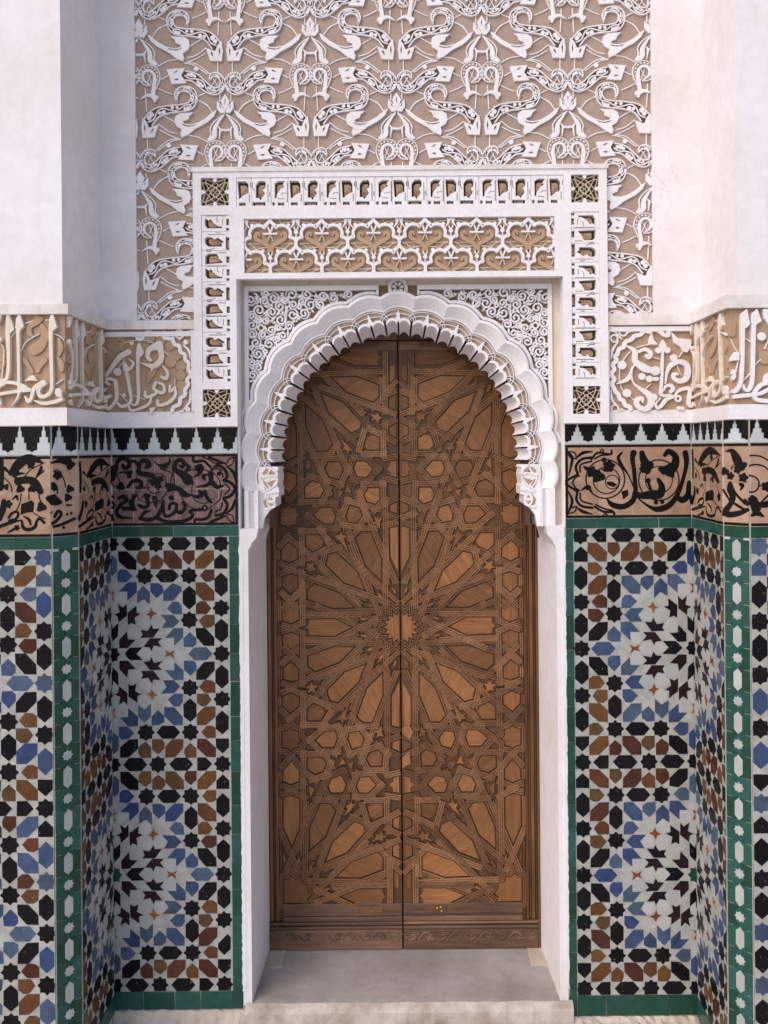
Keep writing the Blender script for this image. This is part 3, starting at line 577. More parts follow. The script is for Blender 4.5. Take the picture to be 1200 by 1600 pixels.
SRd = [S((30,36,36,40,34,14),752,390,745,600,735,850,732,925,775,950,855,930), Pg(755,252,800,320,792,400,718,400,710,320), Dd(40,700,385), Dd(40,808,382), S((12,60,70,95,60),295,325,400,395,412,520,520,605,625,640), Dd(58,660,640), Dd(44,495,712), S((40,50),600,740,680,740), Dd(42,585,740),
 S((40,45,52,54,44),455,400,530,372,600,420,578,470,545,450), S((14,26,20,42,72,84,72,64,62,60,50,24),405,555,362,650,382,780,470,862,560,920,612,1000,590,1080,520,1118,440,1075,432,1005,490,985,502,1030), Dd(46,640,968), S((16,54,10),362,640,320,740,175,805), Dd(55,245,568), Dd(52,308,918),
 S((52,50,42,40,22,14),872,962,800,992,730,1080,682,1100,665,1050,722,980), S((20,36,50,46,40),905,945,960,885,1085,868,1080,1062,1190,1075), Rg(32,26,942,985), S((16,40,62,62,70,74,70,60,52,48,40),785,800,812,640,870,560,960,525,1050,565,1068,660,1040,740,960,768,892,730,890,685,930,680), Dd(46,890,478),
 S((20,35,46,50,40),758,890,792,832,852,822,880,868,850,900), Pg(855,150,930,230,1100,250,1112,300,1060,412,1000,402,970,340,890,290), Dd(25,955,1105), Dd(25,1000,1108), Pg(615,165,640,255,692,312,575,312,580,240)]
SRt = [S(14,355,395,290,470,262,520), S(14,220,610,220,740,240,850,272,890), S(14,350,960,402,1005), S(14,440,348,560,315,680,315), S(12,630,468,715,492), S(12,545,865,610,800), S(12,935,575,985,690), S(12,1090,360,1130,430), S(12,960,470,1000,410)]
SCR = [S(52,825,150,820,195,770,190,720,150,650,120,590,150,530,140,470,190,410,200,360,250,290,280,270,340,210,370,190,430,160,460,180,510,130,560,150,620,110,680,150,740,120,800,150,860,170,905,200,930,220,990,260,1010,290,1070,340,1090,370,1140,430,1150,480,1190,560,1190,640,1210,700,1160,760,1140,770,1200),
 Rg(48,20,262,155), S((16,26,10),300,170,390,130,500,95), Rg(44,20,150,235), S((10,30,16),110,490,130,380,200,270), S((16,20),120,110,240,240), Dd(26,120,105), Rg(44,20,160,1110), S((10,30,16),110,870,125,1000,190,1080), Rg(48,20,240,1170), S((16,26,10),300,1160,370,1220,450,1250), S((16,20),120,1230,240,1110)]
SPLd = [S((44,52,40,36,40,58),120,110,115,300,125,600,112,815,62,862,-10,872), Pg(130,72,192,270,145,312,95,280,92,150), S((36,46,36,32,26,8),248,110,236,250,240,500,246,900,236,1050,165,1155), Pg(258,76,306,230,255,285,205,255,214,140), S((36,48,40,40,42,46,46,60,72),628,110,615,300,625,700,626,950,580,1030,502,1050,472,990,492,920,530,892), Pg(642,76,692,240,645,285,592,262,602,140),
 S((50,40,42,40),-10,940,100,885,230,902,310,935), S((40,36,44),-10,1030,150,1000,372,972), Pg(250,890,330,920,385,975,260,1000), S((50,46,42,40,20),485,905,422,960,392,1060,352,1108,318,1050), S((14,40,42,46),428,1098,530,1130,660,1112,742,1082), Pg(672,960,715,950,745,985,745,1060,690,1055,665,1015), Pg(312,872,360,822,420,798,462,872,380,862), Dd(36,10,385), S((60,30),-10,1050,30,1130), Pg(-10,75,52,76,30,160,-10,210)]
SPLt = [S(14,310,195,390,170), S(12,262,510,310,420,400,355,470,320), S(12,540,155,600,155), S(12,640,315,720,350,790,430), S(12,20,420,60,540,30,840), S(14,665,905,740,855), S(12,135,360,190,290)]
SPLl = [S((120,90,64,60,26),472,105,440,165,362,225,352,300,402,352), S((60,80,124,136),500,225,542,320,480,450,412,500), S((60,46,40),292,615,345,690,385,760), S((66,60,52),532,622,482,680,448,750), Dd(56,20,590), S((50,60,40),-10,720,30,700,60,640), S((40,70,50),690,600,720,660,730,740), S((40,60,40),700,380,720,480,700,560)]
SPRd = [S((26,50,42,42,42,46,42,20),672,280,642,420,640,700,630,1000,602,1125,542,1180,492,1130,502,1080), Pg(688,243,722,420,675,465,614,430,618,300), S((26,50,42,42,40,34,24),785,280,765,420,760,700,750,1050,712,1160,662,1152,648,1108), Pg(802,243,852,385,795,425,735,405,738,300), S((62,46,40,44),532,962,470,990,432,1062,482,1120), Rg(40,36,505,1000), S((46,46,42,42),440,1248,700,1220,840,1200,960,1140), S((30,45,46,46,46),960,1085,850,1105,770,1200,802,1270,960,1292), Dd(48,853,558), Pg(505,800,560,730,602,745,602,825,498,835), S((40,30,50),960,980,910,1000,905,1060), Pg(865,245,945,245,945,440,880,350)]
SPRt = [S(14,655,560,735,615), S(16,645,1060,735,975), S(14,775,890,850,815), S(12,510,570,560,680,600,740), S(14,600,820,570,960), S(14,900,690,940,590)]
SPRl = [Dd(78,900,790), S((70,80),540,400,530,520), S((60,50),960,700,930,690), S((60,60),930,560,960,640)]
random.seed(21)
for s_ in 'LR':
    L = LV[s_]; lf = s_ == 'L'
    lab = 'carved stucco inscription frieze with slanting letters and scalloped end, shaded side' if lf else 'carved stucco inscription frieze with curling letters and scalloped end, lit side'
    t = thing('stucco_frieze', lab, 'frieze', (-.95 if lf else .95, -.15, Z(664)), 'carved stucco inscription friezes')
    xs = XLs if lf else XRs; xo = -2.3 if lf else 2.4; sg = 1 if lf else -1; xi = X(307.5) if lf else X(949.5)
    c0, c1, d0, d1 = (498, 512, 640, L['m0']-.5) if lf else (494, 512, 644, L['m0']-.5)
    for (v0, v1, pr, mk, nm) in ((c0, c1, .016, 'ledge', 'cornice'), (d0, d1, .006, 'stucco', 'lower_fillet')):
        zz0, zz1 = Z(v1), Z(v0); f = FS-pr; xr = xs+sg*pr
        m = MB(); plan = [(xo, f), (xr, f), (xr, -pr), (xi, -pr), (xi, .004), (xs-sg*.02, .004), (xs-sg*.02, FS+.02), (xo, FS+.02)]
        m.prism_z(plan, zz0, zz1); obj(nm, m, M[mk], t)
    # field behind the letters beside the surround
    a0, a1 = min(xs, xi), max(xs, xi)
    m = MB(); m.poly(W0, [(a0, Z(d0)-.0), (a1, Z(d0)), (a1, Z(c1)), (a0, Z(c1))], 0, .0012, 0); obj('ground', m, M['tan'], t)
    xe0 = X(301) if lf else X(953)
    fr = (X(157), X(301)) if lf else (X(953), X(1096))
    m = MB(); m.poly(W0, [(a0, Z(523)), (xe0, Z(523)), (xe0, Z(515)), (a0, Z(515))] if lf else [(xe0, Z(522)), (a1, Z(522)), (a1, Z(514)), (xe0, Z(514))], 0, .011, .001); obj('frame_bar', m, M['stucco'], t)
    m = MB(); p0, p1 = min(xe0, xi), max(xe0, xi); m.poly(W0, [(p0, Z(d0)), (p1, Z(d0)), (p1, Z(c1)), (p0, Z(c1))], 0, .0105, .001); obj('frame_bar', m, M['stucco'], t)
    cl = (lambda a, b: a0+.001 < a < a1-.001 and Z(d0+1) < b < Z(c1+1))
    tr = Tr(150, 500, 7.5, W0) if lf else Tr(940, 500, 8, W0)
    draw(tr, SLl if lf else [], .001, .006, M['leaf'], t, 'leaf', clip=cl)
    draw(tr, SLt if lf else SRt, .001, .008, M['tanlet'], t, 'stem', clip=cl)
    draw(tr, SLd if lf else SRd, .001, .0125, M['tanlet' if lf else 'stucco'], t, 'letter_stroke', clip=cl, dome=.0)
    draw(tr, SCL if lf else SCR, .001, .0100, M['stucco'], t, 'scalloped_border', clip=cl)
    F = SLR if lf else SRR; tr = Fit(F, (0, 745), (.012, .285), (76, 1160), (Z(c1+1), Z(d0-2)))
    cl = lambda a, b: .012 < a < .285 and Z(d0) < b < Z(c1)
    draw(tr, SPLl, 0, .005, M['leaf'], t, 'leaf', clip=cl); draw(tr, SPLd+SPLt, 0, .010, M['tanlet'], t, 'letter_stroke', clip=cl, dome=.0)
    tr = Tr(0, 480, 7.5, SP) if lf else Tr(1070, 450, 7.27, SP)
    cl = (lambda a, b: a < XLs and Z(d0) < b < Z(c1)) if lf else (lambda a, b: a > XRs and Z(d0) < b < Z(c1))
    draw(tr, SPLl if lf else SPRl, 0, .006, M['leaf'], t, 'leaf', clip=cl); draw(tr, SPLt if lf else SPRt, 0, .007, M['tanlet'], t, 'stem', clip=cl)
    draw(tr, SPLd if lf else SPRd, 0, .013, M['tanlet' if lf else 'stucco'], t, 'letter_stroke', clip=cl, dome=.0)
    # the frieze runs on along the pier front, out of the picture
    for k in range(5):
        xx = (xs-sg*(.24+.075*k)); m = MB(); m.stroke(SP, [(xx, Z(520)), (xx-.004, Z(570)), (xx, Z(620)), (xx-.03, Z(632))], (.008, .012, .009, .01), 0, .012, .0015); obj('letter_stroke', m, M['tanlet'], t)
# ---------------------------------------------------------------- carved arabesque panel above
cp = thing('carved_panel', 'carved arabesque stucco panel of white horns, scrolls and lotus buds on tan', 'carved panel', (0, 0, Z(492)))
for q_ in ((218, 300, 1021, -330), (218, 498, 310, 300.2), (947, 498, 1021, 300.2)):
    m = MB(); m.poly(W0, [(X(q_[0]), Z(q_[1])), (X(q_[2]), Z(q_[1])), (X(q_[2]), Z(q_[3])), (X(q_[0]), Z(q_[3]))], 0, .0015, 0); obj('ground', m, M['ground'], cp)
RECTS = [(X(218), Z(267), X(1021), Z(-120)), (X(218), Z(497), X(307), Z(267)), (X(950), Z(497), X(1021), Z(267))]
UZ = PX/7.5
LOT = [[(70,68),(122,150),(78,272),(62,272),(18,150)], [(165,148),(168,235),(125,290),(72,288),(92,222)]]
LOTS = [[(70,110),(77,150),(70,205),(63,150)], [(140,185),(135,215),(112,245),(120,212)]]
WING = [(170,255),(215,278),(300,350),(385,398),(470,420),(545,412),(566,388),(556,380),(500,358),(490,320),(440,280),(530,285),(600,290),(650,320),(665,390),(640,440),(580,475),(597,530),(582,572),(510,540),(420,470),(290,402),(205,330)]
CROWN = [(105,1420),(90,1300),(108,1185),(150,1230),(180,1305),(288,1268),(240,1415)]
CROWNS = [[(130,1255),(140,1300),(130,1370),(120,1310)], [(230,1305),(235,1330),(205,1375),(205,1335)]]
CR2 = [(400,610),(612,598),(572,680),(632,772),(458,782),(432,700)]
CR2S = [[(475,655),(510,625),(545,622),(510,650)], [(480,730),(515,715),(550,728),(515,742)]]
def inrect(r): return lambda a, b: r[0] < a < r[2] and r[1] < b < r[3]
def unit(ua, va):
    for mir in (1, -1):
        f = lambda x, y: (X(ua)+(x-70)*UZ*mir, Z(va)-(y-200)*UZ)
        g = lambda x, y: (X(ua)+(x-1080)*UZ*mir, Z(va)-(y-1035)*UZ); f2 = lambda x, y: f(x, y+42)
        for r in RECTS:
            ins = inrect(r); fullr = lambda q: clip_rect(ccw(q), *r)
            def P(nm, pts, holes=(), h=.0092, fn=f):
                q = [fn(*c) for c in pts]; c = fullr(q)
                if len(c) < 3 or abs(area(c)) < 8e-6: return
                m = MB()
                if holes and all(ins(*z) for z in q): m.plate(W0, q, [[fn(*z) for z in hh] for hh in holes], .0015, h)
                else: m.poly(W0, c, .0015, h, .001)
                obj(nm, m, M['stucco'], cp)
            def K(nm, pts, ws, h=0.0086, fn=f, mat='stucco'):
                m = MB(); m.stroke(W0, [fn(*c) for c in pts], tuple(w_*UZ for w_ in ws) if isinstance(ws, tuple) else ws*UZ, .0015, h+random.uniform(-.0003, .0003), .001, 6, ins); obj(nm, m, M[mat], cp)
            if mir == 1: P('lotus_bud', LOT[0], [LOTS[0]])
            P('lotus_bud', LOT[1], [LOTS[1]]); P('horn', WING, [[(395,412),(470,432),(545,424),(576,410),(560,434),(500,448),(440,440)]]); P('crown', CROWN, CROWNS, fn=f2); P('crown', CR2, CR2S, fn=g)
            K('ogee_leaf', [(82,305),(140,378),(190,460),(202,560),(262,598)], (12,30,50,58,44)); K('ogee_leaf', [(85,300),(200,385),(248,465),(240,530),(272,600)], (10,14,14,14,12), 0.0072)
            K('tie', [(70,492),(125,482),(150,450)], (24,24,14), .009); K('tie', [(128,480),(142,590)], (26,8), .009)
            # beaded volute
            vq = lambda x, y: f(203+(x-203)*1.13-20, 742+(min(y, 880)-742)*1.10+max(0, y-880))
            K('volute', [(215,835),(140,815),(108,745),(135,670),(200,640),(270,665),(300,740),(285,820),(262,900),(252,960),(268,1015)], (12,34,44,46,46,44,44,40,38,38,44), .006, vq, mat='ground')
            K('volute', [(215,838),(140,825),(94,745),(125,655),(200,622),(285,655),(318,745),(295,830),(275,880)], 12, 0.0084, vq)
            K('volute', [(215,832),(155,790),(138,740),(160,692),(205,680),(250,710),(262,780),(250,880),(245,950),(262,1020)], (10,26,32,32,32,36,42,46,50,30), 0.0086, vq)
            m = MB()
            for i in range(11):
                an = R(215-i*24); c = vq(203+90*math.cos(an), 742-97*math.sin(an))
                if ins(*c): m.disc(W0, c, 11*UZ, .002, 0.0082, 8, .0006)
            obj('bead_row', m, M['stucco'], cp)
            K('foot', [(262,992),(170,962),(85,1002)], (58,36,8)); K('tie', [(165,700),(215,830)], 9, .006); K('tie', [(215,700),(165,800)], 9, .006)
            # filigree arms: rim, vine and leaves over a tan bed
            def arm(pts, ws, fn):
                K('scroll_arm', pts, ws, .0042, fn, 'deep')
                sp = spline([(*p, w_) for p, w_ in zip(pts, ws)], 6); n = len(sp); mm = MB(); L = 0; vine = []; lf = []
                eds = [[], []]
                for i, (x, y, w_) in enumerate(sp):
                    a, b = sp[max(i-1, 0)], sp[min(i+1, n-1)]; dx, dy = b[0]-a[0], b[1]-a[1]; l = math.hypot(dx, dy) or 1; nx, ny = -dy/l, dx/l
                    if i: L += math.hypot(x-sp[i-1][0], y-sp[i-1][1])
                    for e, sg_ in ((0, 1), (1, -1)): eds[e].append((x+nx*sg_*(w_/2-6), y+ny*sg_*(w_/2-6)))
                    ph = L/46.; vine.append((x+nx*math.sin(ph)*w_*.24, y+ny*math.sin(ph)*w_*.24, w_))
                    if w_ > 40: lf.append((x-nx*math.sin(ph)*w_*.20, y-ny*math.sin(ph)*w_*.20, abs(math.sin(ph))*w_*.25))
                for e in eds: mm.stroke(W0, [fn(*q) for q in e], 15*UZ, .0015, 0.0094, .0008, 1, ins)
                mm.stroke(W0, [fn(q[0], q[1]) for q in vine], tuple(max(6, min(15, q[2]*.14))*UZ for q in vine), .0015, 0.0086, .0006, 1, ins)
                for x, y, r_ in lf[::2]:
                    if r_ > 9 and ins(*fn(x, y)): mm.disc(W0, fn(x, y), r_*1.05*UZ, .0015, 0.0084, 7, .0006)
                obj('scroll_filigree', mm, M['stucco'], cp)
            arm([(170,1235),(260,1135),(400,1092),(560,1075),(660,1048),(705,970),(690,890),(620,852),(540,862),(500,920),(505,1000)], (132,122,100,95,92,84,78,72,60,44,10), f2)
            arm([(612,682),(720,705),(800,770),(880,838),(960,868),(1030,838),(1052,750),(1000,682),(930,682),(900,740)], (118,112,110,102,92,74,62,60,52,14), g)
            K('tie', [(930,700),(990,800)], 9, .006, g); K('tie', [(985,700),(925,800)], 9, .006, g)
            for pts in ([(220,280),(290,190),(415,118)], [(280,622),(400,562),(520,540)], [(290,880),(370,920),(445,950)], [(330,770),(420,722)], [(740,1020),(850,1072),(912,1155)], [(290,1300),(400,1380),(505,1412)], [(350,1200),(490,1282)], [(135,880),(140,1000),(150,1150)], [(135,30),(135,150)]):
                K('stem', pts, 13, .005)
            for pts in ([(600,530),(720,560),(870,662)], [(620,530),(740,480),(850,420)], [(740,930),(850,880)], [(505,1412),(400,1440),(260,1550)], [(995,520),(995,640)]): K('stem', pts, 13, .005, g)
            c = g(745, 602)
            if ins(*c): m = MB(); m.disc(W0, c, 30*UZ, .002, 0.0072, 8); obj('bud', m, M['stucco'], cp)
random.seed(31)
for k in range(-2, 5):
    for j, va in enumerate((-73.5, 45, 163.7, 282.4, 401, 519.5)):
        ua = 491+267*k-(133.5 if j % 2 == 0 else 0)
        if 80 < ua < 1160: unit(ua, va)
# ---------------------------------------------------------------- door surround of carved bands
ds = thing('door_surround', 'white stucco door surround with angular lettered bands and four pierced lattice squares', 'door surround', (X(628), -.01, Z(662)))
HS = .024
sq = [(320.5, 279), (893.5, 279), (320.5, 606.5), (893.5, 606.5)]
def rc_(u0, v0, u1, v1): return [(X(u0), Z(v1)), (X(u1), Z(v1)), (X(u1), Z(v0)), (X(u0), Z(v0))]
holes = [rc_(a, b, a+43, b+43) for a, b in sq]+[rc_(375, 279, 882, 323), rc_(320.5, 336.5, 364, 595.5), rc_(893, 336.5, 936.5, 595.5), rc_(386.5, 343, 867.5, 427)]
outer = [(X(308), Z(664)), (X(374), Z(664)), (X(374), Z(436)), (X(880), Z(436)), (X(880), Z(664)), (X(949), Z(664)), (X(949), Z(268)), (X(308), Z(268))]
m = MB(); m.plate(W0, outer, holes, 0, HS); obj('frame_plate', m, M['stucco'], ds)
m = MB(); m.box((X(306.5), -HS-.004, Z(270)), (X(951), 0, Z(263))); obj('ledge', m, M['ledge'], ds)
for u0, v0, u1, v1 in ((372, 331.5, 884, 333.2), (371.6, 336, 373.2, 432), (881.5, 336, 883.1, 432)): pass
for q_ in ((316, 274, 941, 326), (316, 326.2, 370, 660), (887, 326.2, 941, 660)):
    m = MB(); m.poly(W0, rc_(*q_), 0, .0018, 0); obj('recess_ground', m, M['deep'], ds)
# lattice squares
for a, b in sq:
    c = [];
    def lp(x, y, a=a, b=b): return (X(a+43*x), Z(b+43*y))
    for rot in range(4):
        def rr(x, y, k=rot):
            for _ in range(k): x, y = 1-y, x
            return lp(x, y)
        m = MB()
        m.stroke(W0, [rr(*q) for q in ((.155,0),(.165,.18),(.24,.33),(.34,.52),(.5,.69),(.66,.52),(.76,.33),(.835,.18),(.845,0))], .0021, .0018, .018, .0004, 4, rnd=False)
        m.stroke(W0, [rr(*q) for q in ((.03,.17),(.12,.5),(.03,.83))], .0019, .0018, .0176, .0004, 4, rnd=False)
        m.stroke(W0, [rr(*q) for q in ((.5,.13),(.3,.32),(.13,.5))], .0019, .0018, .0178, .0004, 3, rnd=False)
        obj('lattice_rib', m, M['rib'], ds)
        m = MB(); m.poly(W0, [rr(*q) for q in ((.42,0),(.58,0),(.56,.1),(.5,.16),(.44,.1))], .0018, .0215, .0006); obj('lattice_point', m, M['stucco'], ds)
    m = MB()
    for s0 in (-.16, 0, .16):
        m.stroke(W0, [lp(.5+s0/2-.16/2-.0, .5+s0/2+.08), lp(.5+s0/2+.08, .5+s0/2-.08)], .0015, .0018, .0172, .0003, 3, rnd=False)
        m.stroke(W0, [lp(.5+s0/2-.08, .5-s0/2-.08), lp(.5+s0/2+.08, .5-s0/2+.08)], .0015, .0018, .0168, .0003, 3, rnd=False)
    obj('lattice_rib', m, M['rib'], ds)
# kufic units, traced once: (x0, x1, holes, slits, leaves)
KU = {'A': (107, 310, [[(148,165),(190,135),(275,135),(245,180),(265,205),(215,240),(175,300),(172,345),(150,350)], [(120,395),(150,395),(150,436),(120,436)], [(185,395),(215,402),(262,395),(262,436),(185,436)]], [[(299,145),(299,400)], [(188,353),(265,356)], [(222,305),(245,284),(288,286)]]),
 'B': (310, 492, [[(325,135),(425,135),(455,175),(455,280),(390,310),(350,350),(338,345)], [(340,395),(420,395),(420,436),(340,436)]], [[(464,295),(464,392)], [(482,150),(482,215)]]),
 'C': (492, 722, [[(540,180),(575,135),(640,130),(660,160),(655,220),(625,245),(650,290),(595,372),(580,340),(540,345)], [(500,390),(655,390),(655,436),(500,436)]], [[(686,172),(686,388)], [(708,270),(708,330)], [(503,150),(503,215),(525,255)]])}
def slit(pts, w_):
    L_, R_ = [], []
    for i, p in enumerate(pts):
        a, b = pts[max(i-1, 0)], pts[min(i+1, len(pts)-1)]; dx, dy = b[0]-a[0], b[1]-a[1]; l = math.hypot(dx, dy)
        L_.append((p[0]-dy/l*w_, p[1]+dx/l*w_)); R_.append((p[0]+dy/l*w_, p[1]-dx/l*w_))
    return L_+R_[::-1]
def kufic(seq, fn, scale):
    x = 0
    for ch in seq:
        x0, x1, hs, sl = KU[ch]
        g = lambda q: fn((q[0]-x0)*scale+x, (q[1]-92)/8)
        wd = (x1-x0)*scale
        o = [(x0+2, 94), (x1-2, 94), (x1-2, 442), (x0+2, 442)]
        m = MB(); m.plate(W0, [g(q) for q in o], [[g(q) for q in h] for h in hs]+[[g(q) for q in slit(s_, 4.6)] for s_ in sl], .0018, .0215+random.uniform(-.0005, .0005)); obj('kufic_letter', m, M['stucco'], ds)
        for i, h in enumerate(hs):
            c = cent(h); k = .66 if i == 0 else .66
            q = [(c[0]+(a-c[0])*k+(4 if i == 0 else 0), c[1]+(b-c[1])*k+4) for a, b in h]
            m = MB(); m.poly(W0, [g(z) for z in q], .0018, .0125, .0012)
            if i == 0:
                base = q[-1]
                for z in q[1:-2]:
                    e = ((base[0]+z[0]*5)/6, (base[1]+z[1]*5)/6); s_ = ((base[0]*4+z[0])/5, (base[1]*4+z[1])/5)
                    md = ((s_[0]+e[0])/2+8, (s_[1]+e[1])/2); m.stroke(W0, [g(s_), g(md), g(e)], (.0009, .0022, .0012), .01, .0152, .0006, 3)
            obj('palm_leaf', m, M['leaf'], ds)
        x += wd
sc1 = 507/3872.; kufic('BC'+'ABC'*5+'AB', lambda x, y: (X(375+x), Z(279+y*44/43.5)), sc1)
sc2 = 259/2048.
kufic('ABCABCABCA', lambda x, y: (X(320.5+y), Z(595.5-x)), sc2); kufic('ABCABCABCA', lambda x, y: (X(936.5-y), Z(336.5+x)), sc2)
# lobed net panel
m = MB(); m.poly(W0, rc_(386.5, 343, 867.5, 427), .0018, .0065, 0); obj('recess_ground', m, M['leaf'], ds)
r = (X(386.5), Z(427), X(867.5), Z(343)); ins = inrect(r)
per = 481/6.; k7 = per/600
def neto(cx, ty, top=False):
    for mir in (1, -1):
        f = lambda x, y: (X(cx+(x-320)*k7*mir), Z(ty+(y-85)*k7))
        def K(nm, pts, ws, h, mat):
            m = MB(); m.stroke(W0, [f(*c) for c in pts], tuple(q*k7*PX for q in ws) if isinstance(ws, tuple) else ws*k7*PX, .006, h+random.uniform(-.0003, .0003), .0008, 5, ins); obj(nm, m, M[mat], ds)
        K('lobed_rib', [(320,86),(348,118),(376,140),(388,170),(402,156),(440,146),(492,150),(538,184),(557,235),(550,282),(576,288),(612,316),(622,362),(606,406),(572,440),(548,462)], 35, .0205, 'stucco')
        K('scroll_leaf', [(448,262),(455,232),(485,235),(492,285),(430,330),(352,372),(336,420),(350,490)], (24,32,42,48,50,48,40,12), .0145, 'leaf')
        K('bud', [(288,152),(308,200),(320,240)], (26,18,14), .017, 'stucco'); K('bud', [(320,240),(392,238)], (16,24), .0175, 'stucco'); K('stem', [(320,245),(352,325)], (16,10), .014, 'rib')
        K('stem', [(370,395),(470,410),(530,440)], 14, .0125, 'rib'); K('stem', [(470,440),(530,370),(588,350)], 12, .012, 'rib'); K('stem', [(400,350),(490,352),(585,345)], 10, .0115, 'rib')
        m = MB(); c = f(408, 438)
        if ins(*c): m.disc(W0, c, 22*k7*PX, .006, .0165, 9); obj('bud', m, M['stucco'], ds)
        c = f(620, 222)
        if ins(*c) and mir == 1: m = MB(); m.disc(W0, c, 26*k7*PX, .006, .0185, 9); obj('bud', m, M['stucco'], ds)
        K('tie', [(598,165),(622,222),(612,290)], (16,12,10), .0165, 'stucco')
        if top: K('tie', [(560,170),(590,130),(600,60)], (12,24,60), .018, 'stucco')
for i in range(-1, 8):
    neto(386.5+per*(i+.5), 345, True); neto(386.5+per*i, 345+per/2); neto(386.5+per*i, 345-per/2)
# ---------------------------------------------------------------- lobed arch
YA = .05; FA = wall(YA); KA = (D+YA)/D
def pa(u, v): return (X(VX+(u-VX)*KA), Z(VY+(v-VY)*KA))
ar = thing('lobed_arch', 'white scalloped horseshoe arch with filigree spandrels and small rosette over the door', 'arch', (X(624), YA, Z(824)))
HALF = [(0,489),(46,496),(92.5,512),(132,538.5),(167,571),(190.5,613),(207,656),(213.5,700),(214,743),(213.5,785),(213.5,824)]
nodes = [(624-dx, y) for dx, y in HALF[:0:-1]]+[(624+dx, y) for dx, y in HALF]      # s = -10 .. 10
NS = len(nodes); CUR = spline(nodes, 16)
def cur(s):
    t = (s+10)*16; i = max(0, min(len(CUR)-2, int(t))); f = t-i
    a, b = CUR[i], CUR[i+1]; return (a[0]+(b[0]-a[0])*f, a[1]+(b[1]-a[1])*f)
def nor(s):
    a, b = cur(max(-10, s-.35)), cur(min(10, s+.35)); dx, dy = b[0]-a[0], b[1]-a[1]; l = math.hypot(dx, dy); return (dy/l, -dx/l)
def ap(s, o):
    c, n = cur(s), nor(s); return pa(c[0]+n[0]*o, c[1]+n[1]*o)
def bul(s):
    p = s-round(s); return 1-(2*p)**2
PROF = [(-11.5, 2.5, -.010), (-10, 2.5, -.010), (2.0, 6.5, -.010), (2.6, 6.5, -.002), (4.2, 6.5, .0005), (5.5, 6.5, -.001), (6.3, 6.5, -.004), (7.4, 6.5, .002), (10.0, 6.5, .005), (13.2, 6.5, .012), (16.2, 6.8, .020), (19.9, 7, .0245), (20.7, 7, .027), (25.4, 7, .027), (25.9, 7, .023), (26.3, 7, -.004)]
NU = 10
for i in range(-8, 9):
    ss = [i-.5+j/NU for j in range(NU+1)]
    if i == -8: ss = [-8.5+j/NU for j in range(NU+1)]
    def sec(k0, k1, nm, mat):
        m = MB(); vs, fs = [], []
        for s in ss:
            s2 = max(i-.4999, min(i+.4999, s))
            for o, b, h in PROF[k0:k1]:
                bb = 1-(2*(s2-i))**2; a = ap(s, o+b*bb); vs.append(FA.pt(a[0], a[1], h))
        n = k1-k0
        for j in range(NU):
            for k in range(n-1): fs.append((j*n+k, j*n+k+1, (j+1)*n+k+1, (j+1)*n+k))
        m.add(vs, fs); obj(nm, m, M[mat], ar, True)
    sec(0, 4, 'lobe_recess', 'inlay'); sec(3, 13, 'lobe_cove', 'stucco'); sec(12, 16, 'lobe_rim', 'stucco')
    # ribs and spike
    m = MB()
    for wd, top, sp in ((.0023, 6.6, .66), (.0023, -.6, .60)):
        pts = [ap(max(-10, i+p*sp), -12.5+(top+12.5)*math.sqrt(max(0, 1-p*p))) for p in (-1, -.9, -.7, -.45, -.2, 0, .2, .45, .7, .9, 1)]
        m.stroke(FA, pts, wd, -.010, .0012, .0006, 3, rnd=False)
    obj('lobe_rib', m, M['stucco'], ar)
    c, n = cur(i), nor(i); tx, ty = -n[1], n[0]
    q = lambda t, o: pa(c[0]+n[0]*o+tx*t, c[1]+n[1]*o+ty*t)
    m = MB(); m.poly(FA, [q(*z) for z in ((-7, -13), (-6, -9.5), (-3.6, -8), (-2.2, -4), (-2.6, -2), (0, 5.5), (2.6, -2), (2.2, -4), (3.6, -8), (6, -9.5), (7, -13))], -.010, .0022, .0006); obj('spike', m, M['stucco'], ar)
    # soffit blocks, two to a lobe, with a gap between
    if abs(i) < 8:
        for s0, s1 in ((i-.46, i-.035), (i+.035, i+.46)):
            m = MB(); vs, fs = [], []; N = 8
            for j in range(N+1):
                t = j/N; s = s0+(s1-s0)*t; e = -12.4-5.8*abs(2*t-1)**2.2+random.uniform(-.2, .2)+1.5*(1-min(1, abs(s-i)/.46))
                for o, h in ((e+4.5, .0014), (e+.4, .0016), (e, .0008), (e-.8, -.004), (e-6, -.06), (e-10.5, -.105), (e+3, -.108)):
                    a = ap(s, o); vs.append(FA.pt(a[0], a[1], h))
            for j in range(N):
                for k in range(6): fs.append((j*7+k, j*7+k+1, j*7+8+k, j*7+7+k))
            fs += [tuple(range(7)), tuple(N*7+k for k in range(6, -1, -1))]
            m.add(vs, fs); obj('soffit_block', m, M['stucco'], ar)
# body behind the lobes, coloured dark to give the shade in the gaps
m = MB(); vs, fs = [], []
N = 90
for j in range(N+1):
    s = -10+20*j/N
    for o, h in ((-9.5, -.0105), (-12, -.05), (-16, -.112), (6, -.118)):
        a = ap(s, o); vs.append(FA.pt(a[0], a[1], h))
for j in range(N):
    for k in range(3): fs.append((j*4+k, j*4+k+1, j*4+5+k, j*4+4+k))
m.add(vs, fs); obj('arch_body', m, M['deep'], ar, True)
# spandrel ground sheet
arc = [ap(10-20*j/120, 24) for j in range(121)]
kk = lambda u, v: (X(u), Z(v))
m = MB(); m.plate(FA, [kk(374.2, 824), kk(374.2, 436.2), kk(879.8, 436.2), kk(879.8, 824)]+arc, [], -.06, -.016); obj('spandrel_ground', m, M['tan'], ar)
